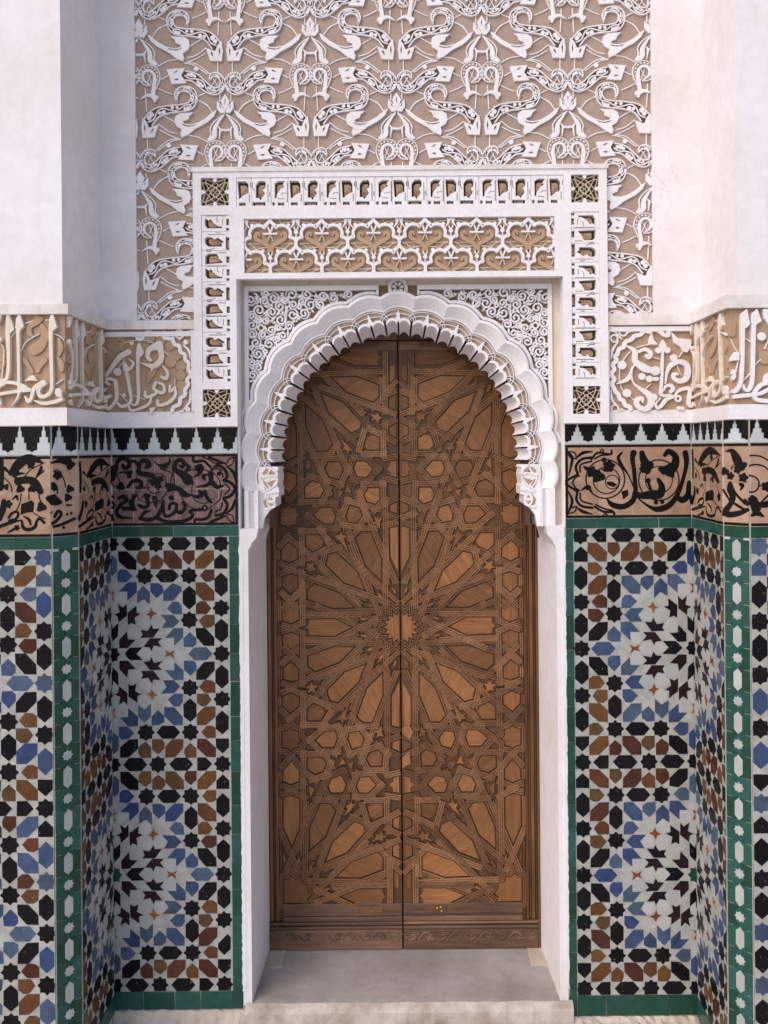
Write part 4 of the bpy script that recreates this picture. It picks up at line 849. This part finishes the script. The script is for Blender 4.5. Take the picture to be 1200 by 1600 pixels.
# plain cream margin round the spandrels and white fillets
for mir in (1, -1):
    f = (lambda u, v: pa(u, v)) if mir == 1 else (lambda u, v: pa(1248-u, v))
    def bar(u0, v0, u1, v1, h, mat='stucco', nm='fillet'):
        q = [f(u0, v1), f(u1, v1), f(u1, v0), f(u0, v0)]; mm = MB(); mm.poly(FA, q, -.016, h, .0008); obj(nm, mm, M[mat], ar)
    bar(367, 430, 384.2, 830, .002, 'cream', 'cream_margin'); bar(384.6, 430, 640 if mir == 1 else 608, 445.5, .002 if mir == 1 else .0024, 'cream', 'cream_margin')
    bar(384.4, 446, 390.8, 662, .012); bar(391, 446, 594, 453.5, .012); bar(590, 453.7, 594, 462, .0115)
    # band that follows the lobes outside the groove
    mm = MB(); mm.stroke(FA, [(lambda a: a if mir == 1 else (2*pa(624, 0)[0]-a[0], a[1]))(ap(-.62-.1*j, 30.7+7*bul(-.62-.1*j))) for j in range(64)], .0105, -.016, .011, .001, 1, rnd=False); obj('fillet', mm, M['stucco'], ar)
    # fluted post below the last lobe
    mm = MB(); vs, fs = [], []
    flut = [(382, -.006), (382, .030), (388.5, .030), (389, .027), (391, .016), (395, .010), (399, .016), (400.5, .022), (402.5, .022), (403, .016), (405, .006), (408, .002), (408, -.10), (374.5, -.10), (374.5, -.006)]
    flut = [(a+2, h) for a, h in flut]
    for v in (764, 823.5):
        for a, h in flut:
            z = f(a, v); vs.append(FA.pt(z[0], z[1], h))
    n = len(flut); fs = [(k, (k+1) % n, n+(k+1) % n, n+k) for k in range(n)]+[tuple(range(n)), tuple(range(2*n-1, n-1, -1))]
    mm.add(vs, fs); obj('fluted_post', mm, M['stucco'], ar)
    cz = lambda x, y: f(370+x/8.89, 680+y/8.89)
    mm = MB(); mm.poly(FA, [cz(*q) for q in ((330,420),(560,420),(585,455),(562,470),(578,560),(560,690),(580,715),(578,832),(532,850),(535,960),(440,1042),(378,1130),(352,1275),(300,1275),(300,420))], -.11, .001, .001); obj('bracket', mm, M['stucco'], ar)
    for oval in ([(380,545),(350,500),(440,440),(425,500)], [(355,620),(390,620),(440,710),(390,745)], [(430,550),(470,460),(535,520)], [(410,640),(540,600),(470,705)], [(385,980),(365,900),(430,820),(415,900),(425,985)], [(440,880),(475,845),(500,880)], [(440,930),(510,940),(470,975)]):
        mm = MB(); mm.poly(FA, [cz(*q) for q in oval], 0, .0022, .0003); obj('bracket_inlay', mm, M['tan'], ar)
    mm = MB()
    for pts, w_ in (([(345,580),(460,540),(560,560)], 26), ([(470,430),(545,500),(565,570),(545,660),(460,725),(350,780)], 20), ([(340,560),(370,660),(420,730)], 16), ([(400,430),(345,520)], 16), ([(350,870),(345,950),(390,1010),(520,980)], 18), ([(440,820),(415,900),(440,980)], 16), ([(400,790),(570,760)], 40), ([(430,910),(520,900)], 30)):
        mm.stroke(FA, [cz(*q) for q in pts], w_*PX/8.89, -.002, .0046, .0006, 5)
    obj('bracket_rib', mm, M['stucco'], ar)
    # filigree: scrolls, rings and stems packed into the spandrel
    rnd = random.Random(4); pts = []
    poly_in = lambda u, v: 394 < u < 588 and 457 < v < 655 and min(math.hypot(u-(cur(-s)[0]), v-(cur(-s)[1]))-bul(-s)*7 for s in [q*.25 for q in range(0, 40)]) > 38.5 and (lambda s: (u-cur(-s)[0])*nor(-s)[0]+(v-cur(-s)[1])*nor(-s)[1] > 0)(min([q*.25 for q in range(0, 40)], key=lambda s: math.hypot(u-cur(-s)[0], v-cur(-s)[1])))
    tries = 0
    while tries < 9000:
        tries += 1; u, v = rnd.uniform(394, 588), rnd.uniform(457, 655); r_ = rnd.choice((9.5, 8.5, 7.4)) if tries < 1500 else rnd.choice((6.5, 5.5)) if tries < 4500 else rnd.choice((4.2, 3.2, 2.6))
        if poly_in(u, v) and all(math.hypot(u-a, v-b) > (r_+c)*.84 for a, b, c in pts): pts.append((u, v, r_))
    for j, (u, v, r_) in enumerate(pts):
        mm = MB(); a0 = rnd.uniform(0, 6.28); sg = rnd.choice((1, -1)); kind = rnd.random(); ht = .0075+rnd.uniform(-.0015, .0015)
        if r_ > 5 and kind < .85:
            rr = lambda t: r_*(1.02-.85*(t/15)**1.1)
            sp = [f(u+rr(t)*math.cos(a0+sg*t*.68), v+rr(t)*math.sin(a0+sg*t*.68)) for t in range(15)]
            mm.stroke(FA, sp, (.0012, .0052, .0062, .0058, .0052, .0070), -.016, ht, .0009, 2)
            ex = a0-sg*.5; mm.stroke(FA, [f(u+r_*math.cos(a0), v+r_*math.sin(a0)), f(u+r_*1.25*math.cos(ex), v+r_*1.25*math.sin(ex)), f(u+r_*1.7*math.cos(ex-sg*.35), v+r_*1.7*math.sin(ex-sg*.35))], (.004, .0075, .001), -.016, ht-.0008, .0008, 3)
        elif r_ > 3.9 and kind > .4:
            mm.stroke(FA, [f(u+r_*.62*math.cos(t*.785), v+r_*.62*math.sin(t*.785)) for t in range(8)], .0058, -.016, ht, .0008, 2, closed=True, rnd=False)
        else: mm.stroke(FA, [f(u-r_*math.cos(a0), v-r_*math.sin(a0)), f(u+.8, v), f(u+r_*math.cos(a0+.8), v+r_*math.sin(a0+.8))], (.0012, .0072, .0012), -.016, ht, .0008, 3)
        near = sorted(pts, key=lambda q: math.hypot(q[0]-u, q[1]-v))[1:3]
        for (a, b, c) in near:
            L_ = math.hypot(a-u, b-v) or 1; ex, ey = (a-u)/L_, (b-v)/L_
            mm.stroke(FA, [f(u+ex*r_*.8, v+ey*r_*.8), f((u+a)/2+ey*2, (v+b)/2-ex*2), f(a-ex*c*.8, b-ey*c*.8)], .0034, -.016, ht-.003, .0006, 3, rnd=False)
        obj('filigree_scroll', mm, M['stucco'], ar)
c = pa(624, 450.5)
m = MB(); m.disc(FA, c, 16*PX, -.006, .011, 24); m.poly(FA, [pa(*q) for q in ((606,463),(642,463),(640,470),(608,470))], -.006, .0105, .001); obj('rosette_boss', m, M['stucco'], ar)
m = MB(); m.disc(FA, c, 10.4*PX, .010, .0118, 20, .0002); obj('rosette_ground', m, M['deep'], ar)
for i in range(7):
    an = 6.2832*i/7+.2; q = lambda r_, d: (c[0]+r_*PX*math.cos(an+d), c[1]+r_*PX*math.sin(an+d))
    m = MB(); m.poly(FA, [q(2, 0), q(6, -.36), q(8.6, -.3), q(9.4, 0), q(8.6, .3), q(6, .36)], .0112, .0150, .0006); obj('rosette_petal', m, M['stucco'], ar)
# ---------------------------------------------------------------- door
YD = .262; FD = wall(YD); td = Tr(440, 975, 6, FD)
SEAM = hit(625.6, 980, FD)[0]; AX = td(600, 27)[1]
QP = {}
def O(*c): return [(c[i], c[i+1]+1500) for i in range(0, len(c), 2)]
def I(*c): return [(c[i], c[i+1]) for i in range(0, len(c), 2)]
PAN = [(I(252,298,490,207,685,210,550,350,315,440,252,385), 60), (I(430,615,595,445,790,370,720,545,530,730,455,710), 30), (I(710,860,800,600,945,460,950,660,850,915,765,915), 30), (I(1106,530,1032,680,1032,945,1106,965), 0),
 (I(15,100,90,72,165,105,165,300,90,225,15,300), 0), (I(90,350,160,415,160,515,95,535,20,510,20,410), 0), (I(90,640,168,680,165,765,82,830,12,760,12,675), 0),
 (I(10,1000,60,990,85,965,110,990,160,1000,160,1060,190,1085,160,1110,160,1150,110,1155,85,1180,60,1155,10,1150), 90), (I(95,1280,165,1370,165,1465,90,1495,15,1465,20,1370), 0),
 (I(245,790,305,740,390,780,410,835,370,900,245,900), 120), (I(320,1080,415,1000,505,995,525,1065,490,1150,385,1150), 90), (I(640,1015,725,1000,775,1070,750,1140,665,1165,625,1075), 30), (I(800,1260,825,1200,900,1175,945,1215,940,1325,835,1325), 120),
 (I(245,1245,385,1245,420,1310,390,1375,315,1400,245,1350), 60), (I(440,1515,475,1440,560,1410,608,1500,575,1575,465,1575), 30), (I(705,1510,735,1435,820,1425,885,1500,815,1575,730,1575), 90),
 (I(1045,1435,1106,1420,1106,1580,1045,1570,1045,1530,1010,1500,1045,1470), 0), (I(1040,1105,1106,1080,1106,1190,1040,1160), 0),
 (O(20,120,95,100,170,135,170,400,100,575,20,400), 0), (O(365,175,460,180,510,235,415,480,265,610,268,410), 30), (O(480,540,685,345,765,380,785,440,610,635,415,715), 60), (O(515,865,655,725,900,630,950,680,950,790,740,870), 60),
 (O(560,1045,735,975,950,970,950,1015,985,1045,950,1075,945,1125,735,1130), 90), (O(805,215,845,180,950,180,950,290,880,325,830,300), 120), (O(1045,325,1106,290,1106,420,1045,390), 0), (O(1045,575,1106,550,1106,690,1045,660), 0),
 (O(25,885,60,880,95,850,130,890,170,870,185,925,240,935,250,1000,285,1030,240,1070,270,1110,25,1105), 0), (O(1055,800,1106,850,1106,980,1055,960), 0)]
STARS = [I(285,540,300,570,345,570,312,600,325,645,285,620,245,640,262,600,225,580,268,570), I(640,735,600,860,640,880,590,890,575,925,555,890,510,885,545,860,515,850,555,850), I(940,935,940,1000,965,1050,925,1035,885,1060,905,1010,870,1000,915,985), I(555,1240,575,1250,605,1300,540,1310,560,1275), I(620,1300,680,1280,655,1350),
 O(655,140,665,180,700,175,670,205,645,240,585,290,625,215,605,190,645,180), O(945,425,950,465,985,480,950,495,950,525,915,505,850,525,890,490,880,450,915,465), O(262,0,310,40,275,110,262,40)]
SLIV = [I(730,105,765,92,805,100,790,118), I(800,245,835,210,860,215,845,240), I(905,355,925,295,955,280,945,315), I(1045,400,1055,345,1080,330,1075,370), O(20,640,40,700,35,720,20,690), O(150,720,165,660,175,690,168,720), O(255,775,290,720,310,715,285,785), O(400,975,440,955,460,965,430,985)]
P1 = I(259,-50,496,-54,660,27,496,108,257,104,257,58,228,27,257,-4)
STR16 = [(160*math.cos(math.pi*i/16+math.pi/2), 160*math.sin(math.pi*i/16+math.pi/2)) if i % 2 == 0 else (112*math.cos(math.pi*i/16+math.pi/2), 112*math.sin(math.pi*i/16+math.pi/2)) for i in range(17)]
P0 = [(1106+min(0, a), 27+b) for a, b in STR16]
WX = lambda x, y: td(x, y)
HB = .0
def pdist(p, poly):
    d = 1e9; ins = False; n = len(poly)
    for i in range(n):
        (x0, y0), (x1, y1) = poly[i-1], poly[i]; dx, dy = x1-x0, y1-y0; L = dx*dx+dy*dy or 1e-9
        t = max(0, min(1, ((p[0]-x0)*dx+(p[1]-y0)*dy)/L)); d = min(d, math.hypot(p[0]-x0-t*dx, p[1]-y0-t*dy))
        if (y0 > p[1]) != (y1 > p[1]) and p[0] < x0+(p[1]-y0)*dx/(dy or 1e-9): ins = not ins
    return -d if ins else d
ALLP = [p for p, _ in PAN]+[P1, P0]; ALLP += [[(x, 54-y) for x, y in p] for p in ALLP if min(q[1] for q in p) < 420]; ALLP += [[(2230-x, y) for x, y in p] for p in ALLP if max(q[0] for q in p) > 900]
def bars_of(pi_, p):         # straight reeded straps along every edge of a panel, run on past the corners until another panel is near
    p = ccw([(x, -y) for x, y in p]); n = len(p); out = []
    others = [[(x, -y) for x, y in q] for q in ALLP]
    me = cent(p); others = [q for q in others if math.hypot(cent(q)[0]-me[0], cent(q)[1]-me[1]) > 5 and math.hypot(cent(q)[0]-me[0], cent(q)[1]-me[1]) < 700]
    for i in range(n):
        (x0, y0), (x1, y1) = p[i], p[(i+1) % n]; L = math.hypot(x1-x0, y1-y0)
        if L < 60 or (x0 > 1095 and x1 > 1095) or len(p) > 11: continue
        dx, dy = (x1-x0)/L, (y1-y0)/L; nx, ny = dy, -dx
        gap = 90
        for t in (.15, .5, .85):
            for g in range(12, 90, 6):
                if min([pdist((x0+dx*L*t+nx*g, y0+dy*L*t+ny*g), q) for q in others] or [99]) < 3: gap = min(gap, g); break
        wd = max(30, min(66, gap-5 if gap < 74 else 66))
        ext = []
        for (cx, cy, s) in ((x0, y0, -1), (x1, y1, 1)):
            e = 0; lim = 260 if L > 150 else 72
            while e < lim:
                qx, qy = cx+dx*s*(e+6)+nx*wd*.55, cy+dy*s*(e+6)+ny*wd*.55
                if qx < -4 or qx > 1118 or -qy > 2608 or min([pdist((qx, qy), q) for q in others] or [99]) < wd*.5: break
                e += 6
            ext.append(e)
        out.append(((x0, y0), (dx, dy), (nx, ny), L, wd, ext))
    return out
BARS = {id(p): bars_of(k, p) for k, (p, _) in enumerate(PAN+[(P1, 0), (P0, 0)])}
def straps(m, F, p, fn, q_ccw):
    m.mi = []
    for (x0, y0), (dx, dy), (nx, ny), L, wd, (e0, e1) in BARS[id(p)]:
        h = .0066+random.uniform(0, .0024); nr = max(2, round(wd/19.)); pit = (wd-8)/nr
        seq = [(7, -.001), (7.5, h)]
        for k in range(nr):
            b = 8+k*pit; seq += [(b+.09*pit, h+.0006), (b+.22*pit, h+.0025), (b+.76*pit, h+.0025), (b+.90*pit, h+.0006)]
        seq += [(wd, h), (wd+.5, -.001)]; n = len(seq); vs = []
        for s in (-e0, L+e1):
            for d, hh in seq:
                a = fn((x0+dx*s+nx*d, -(y0+dy*s+ny*d))); vs.append(F.pt(a[0], a[1], hh))
        fs = [(k, k+1, n+k+1, n+k) for k in range(n-1)]+[tuple(range(n)), tuple(range(2*n-1, n-1, -1))]
        m.add(vs, fs); mi = []
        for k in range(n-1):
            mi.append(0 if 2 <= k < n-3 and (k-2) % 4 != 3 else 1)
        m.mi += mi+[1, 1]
    if len(p) > 11:          # star-shaped panels get a mitred ring instead
        q = ccw(q_ccw); n = len(q); seq = [(-.2, -.004), (1.2, .003)]
        for k in range(3): seq += [(1.6+k*3.1, .0070), (2.1+k*3.1, .0094), (3.3+k*3.1, .0094), (3.8+k*3.1, .0070)]
        seq += [(11, -.003)]; lo = [inset(q, -d*PX*1.1) for d, _ in seq]; vs = [F.pt(a, b, hh) for l, (d, hh) in zip(lo, seq) for a, b in l]; fs, mi = [], []
        for k in range(len(seq)-1):
            for i in range(n):
                if p is P0 and abs(q[i][0]-q[(i+1) % n][0]) < .001 and abs(q[i][1]-q[(i+1) % n][1]) > .1: continue
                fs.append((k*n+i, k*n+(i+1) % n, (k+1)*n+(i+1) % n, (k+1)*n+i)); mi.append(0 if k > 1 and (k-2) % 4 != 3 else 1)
        m.add(vs, fs); m.mi += mi
df = thing('door_frame', 'dark reeded wooden door frame standing inside the white jambs', 'door frame', (SEAM, YD+.02, Z(1560)))
random.seed(17)
zd0 = td(600, 3030)[1]; zt = Z(500)
for side in (-1, 1):
    lab = 'carved wooden door leaf with geometric star inlay, darker and unmended' if side < 0 else 'carved wooden door leaf with pale mended straps and brass latch studs at its foot'
    lf = thing('door_leaf', lab, 'door leaf', (SEAM+side*.23, YD, zd0), 'wooden door leaves')
    rf = (lambda q: q) if side < 0 else (lambda q: (2*SEAM-q[0], q[1]))
    xo = rf(td(-150, 0))[0]; xin = SEAM+side*.0022
    m = MB(); a0, a1 = min(xo, xin), max(xo, xin); m.box((a0, YD+.004, zd0), (a1, YD+.045, zt)); obj('backing_board', m, M['back'], lf)
    m = MB(); q0, q1 = rf(td(-6, 0))[0], xin
    b0, b1 = td(0, 2640)[1], 2*AX-td(0, 2640)[1]
    m.poly(FD, [(min(q0, q1), b0), (max(q0, q1), b0), (max(q0, q1), b1), (min(q0, q1), b1)], -.004, .0026, .0004); obj('strap_bed', m, M['stile'], lf)
    for vert in (1, -1):
        vf = (lambda q: rf(q)) if vert == 1 else (lambda q: (lambda r_: (r_[0], 2*AX-r_[1]))(rf(q)))
        dark = 'strap'
        for pi, (p, g) in enumerate(PAN+([(P1, 90), (P0, 0)] if vert == 1 else [])):
            q = [vf(WX(*z)) for z in p]; hb = random.uniform(.0069, .0077)
            if side > 0: q = [(a+.0016, b) for a, b in q]
            q = [(a+random.uniform(-.0006, .0006), b+random.uniform(-.0006, .0006)) for a, b in q]
            gg = g if (side < 0) == (vert == 1) else (180-g) % 180
            m = MB(); m.poly(FD, inset(ccw(q), .0006), .0, .0062+random.uniform(-.0004, .0004), .0009); po = obj('panel', m, M['wood%d' % gg], lf)
            m = MB(); straps(m, FD, p, lambda z: (lambda r_: (r_[0]+(.0016 if side > 0 else 0), r_[1]))(vf(WX(*z))), q)
            lim = SEAM+side*.0012
            m.v = [(max(vx, lim) if side > 0 else min(vx, lim), vy, vz) for vx, vy, vz in m.v]
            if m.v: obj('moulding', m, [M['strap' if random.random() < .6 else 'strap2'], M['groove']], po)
        for p in STARS:
            q = [vf(WX(*z)) for z in p]; m = MB(); m.poly(FD, q, .0, .0118+random.uniform(-.0004, .0004), .0006); obj('star_inlay', m, M['wood%d' % random.choice((0, 30, 60, 120))], lf)
        for p in SLIV:
            q = [vf(WX(*z)) for z in p]; m = MB(); m.poly(FD, q, .0, .0112, .0004); obj('sliver_inlay', m, M['wood%d' % random.choice((60, 120))], lf)
    # stile mouldings on the hinge side
    for k, (x0, x1, h) in enumerate(((-150, -128, .004), (-126, -92, .011), (-90, -70, .007), (-68, -38, .013), (-36, -8, .0085))):
        a, b = rf(td(x0, 0))[0], rf(td(x1, 0))[0]; zz = td(0, 2770)[1]
        m = MB(); m.poly(FD, [(min(a, b), zz), (max(a, b), zz), (max(a, b), zt), (min(a, b), zt)], -.004, h, .002); obj('stile', m, M['stile'], lf)
    # bottom rails
    xa, xb = min(rf(td(-8, 0))[0], xin), max(rf(td(-8, 0))[0], xin); xc, xd = min(xo, xin), max(xo, xin)
    for (y0, y1, h, c0, c1) in ((2612, 2706, .0095, xa, xb), (2708, 2728, .006, xa, xb), (2730, 2772, .013, xa, xb), (2774, 2796, .017, xc, xd), (2798, 2812, .011, xc, xd), (2814, 2832, .018, xc, xd), (2834, 2850, .012, xc, xd), (2852, 3030, .015, xc, xd)):
        z0, z1 = td(600, y1)[1], td(600, y0)[1]; m = MB(); m.poly(FD, [(c0, z0), (c1, z0), (c1, z1), (c0, z1)], -.004, h, .0022); obj('rail', m, M['rail'], lf)
    for (y0, y1, h) in ((2612, 2700, .0095), (2712, 2790, .014)):
        z0, z1 = 2*AX-td(600, y0)[1], 2*AX-td(600, y1)[1]; m = MB(); m.poly(FD, [(xa, z0), (xb, z0), (xb, z1), (xa, z1)], -.004, h, .002); obj('rail', m, M['rail'], lf)
    n = 9
    for k in range(n):
        cx = xc+(xd-xc)*(k+.5)/n; cz_ = td(600, 2905)[1]; w_ = (xd-xc)/n
        m = MB(); sg = 1 if k % 2 else -1
        m.stroke(FD, [(cx-w_*.48, cz_-sg*.008), (cx-w_*.1, cz_+sg*.012), (cx+w_*.3, cz_+sg*.004), (cx+w_*.18, cz_-sg*.006), (cx, cz_-sg*.001)], (.003, .006, .0065, .0055, .004), .01, .0182, .001, 5)
        m.stroke(FD, [(cx+w_*.1, cz_-sg*.012), (cx+w_*.48, cz_-sg*.008)], (.003, .006), .01, .0175, .001, 3); obj('carved_leaf', m, M['rail'], lf)
    if side > 0:
        for pts in (I(1132,965,1200,945,1232,1010,1200,1075,1132,1012), I(1132,1240,1200,1185,1210,1300,1132,1340)):
            q = ccw([td(*z) for z in pts]); m = MB(); m.poly(FD, q, .004, .0118, .0006)
            for k in range(4):
                t = (k+.5)/4; y0 = pts[0][1]+(pts[-1][1]-pts[0][1])*t; y1 = pts[1][1]+(pts[-2][1]-pts[1][1])*t
                m.stroke(FD, [td(1134, y0), td(1196, y1)], .0028, .006, .0142, .001, 2, rnd=False)
            obj('mended_strap', m, M['mended'], lf, label='pale mended strap by the door seam')
        for x, y in ((683, 1415.5), (690, 1420), (688.5, 1414)):
            c = hit(x, y, FD); m = MB(); m.disc(FD, c, .0035, .009, .0155, 10, .0015); obj('latch_stud', m, M['metal'], lf)
        m = MB(); c0, c1 = hit(676, 1423, FD), hit(697, 1410, FD); m.poly(FD, [(c0[0], c0[1]), (c1[0], c0[1]), (c1[0]-.004, c1[1]), (c0[0]+.003, c1[1])], .002, .0112, .0012); obj('latch_block', m, M['stile'], lf)
for side in (-1, 1):
    rf = (lambda q: q) if side < 0 else (lambda q: (2*SEAM-q[0], q[1]))
    for x0, x1, h in ((-215, -192, .018), (-190, -172, .010), (-170, -152, .014)):
        a, b = rf(td(x0, 0))[0], rf(td(x1, 0))[0]
        m = MB(); m.poly(FD, [(min(a, b), zd0-.004), (max(a, b), zd0-.004), (max(a, b), zt), (min(a, b), zt)], -.05, h, .002); obj('frame_post', m, M['stile'], df)
m = MB(); m.box((X(392), YD-.01, Z(512)), (X(860), YD+.05, Z(440))); obj('frame_head', m, M['stile'], df)
# ---------------------------------------------------------------- threshold and floor edges
ts = thing('threshold_step', 'worn pale marble threshold slab with rough front edge under the door', 'step', (X(630), .1, 0))
m = MB(); zt_ = Z(1562); N = 40; vs, fs = [], []
random.seed(9)
pr = [(-.020, -.012), (-.026, .02), (-.027, zt_-.022), (-.022, zt_-.008), (-.010, zt_-.001), (.004, zt_), (.12, zt_-.0015), (.30, zt_-.0005), (.33, zt_-.001), (.33, -.012)]
for j in range(N+1):
    x = X(377)+(X(886)-X(377))*j/N
    for k, (y, z) in enumerate(pr): vs.append((x, y+(random.uniform(-.0018, .0018) if 0 < k < 5 else 0), z+(random.uniform(-.0012, .0012) if 1 < k < 5 else 0)))
n = len(pr)
for j in range(N):
    for k in range(n-1): fs.append((j*n+k, j*n+k+1, (j+1)*n+k+1, (j+1)*n+k))
fs += [tuple(range(n)), tuple(range(N*n+n-1, N*n-1, -1))]
m.add(vs, fs); m.mi = [1 if (i % (n-1)) < 4 else 0 for i in range(N*(n-1))]+[1, 1]; obj('slab', m, [M['marble'], M['riser']], ts)
for sgn in (-1, 1):
    e = (lambda u: X(u)) if sgn < 0 else (lambda u: X(1254-u))
    m = MB(); x0, x1 = sorted((e(393.5), e(420))); m.box((x0, .16, zt_-.004), (x1, .255, zt_+.0025)); obj('hinge_patch', m, M['cement'], ts)
for s_ in 'LR':
    lf = s_ == 'L'; L = LV[s_]; a, b = (XL, X(376)) if lf else (X(884), XR); zt_ = Z(L['base'])
    t = thing('cement_fillet', 'rough cement fillet under the green tiles '+shade[s_], 'kerb', ((a+b)/2, -.02, 0), 'cement fillets under the tiles')
    m = MB(); vs, fs = [], []; N = 26; pr = [(.0, zt_-.002), (-.008, zt_-.002), (-.018, zt_*.55), (-.045, .006), (-.06, -.012), (.0, -.012)]
    for j in range(N+1):
        x = a+(b-a)*j/N
        for k, (y, z) in enumerate(pr): vs.append((x, y+(random.uniform(-.005, .003) if 0 < k < 5 else 0), z+(random.uniform(-.004, .004) if 0 < k < 4 else 0)))
    n = len(pr)
    for j in range(N):
        for k in range(n): fs.append((j*n+k, j*n+(k+1) % n, (j+1)*n+(k+1) % n, (j+1)*n+k))
    fs += [tuple(range(n)), tuple(range(N*n+n-1, N*n-1, -1))]; m.add(vs, fs); obj('fillet_body', m, M['cement'], t)
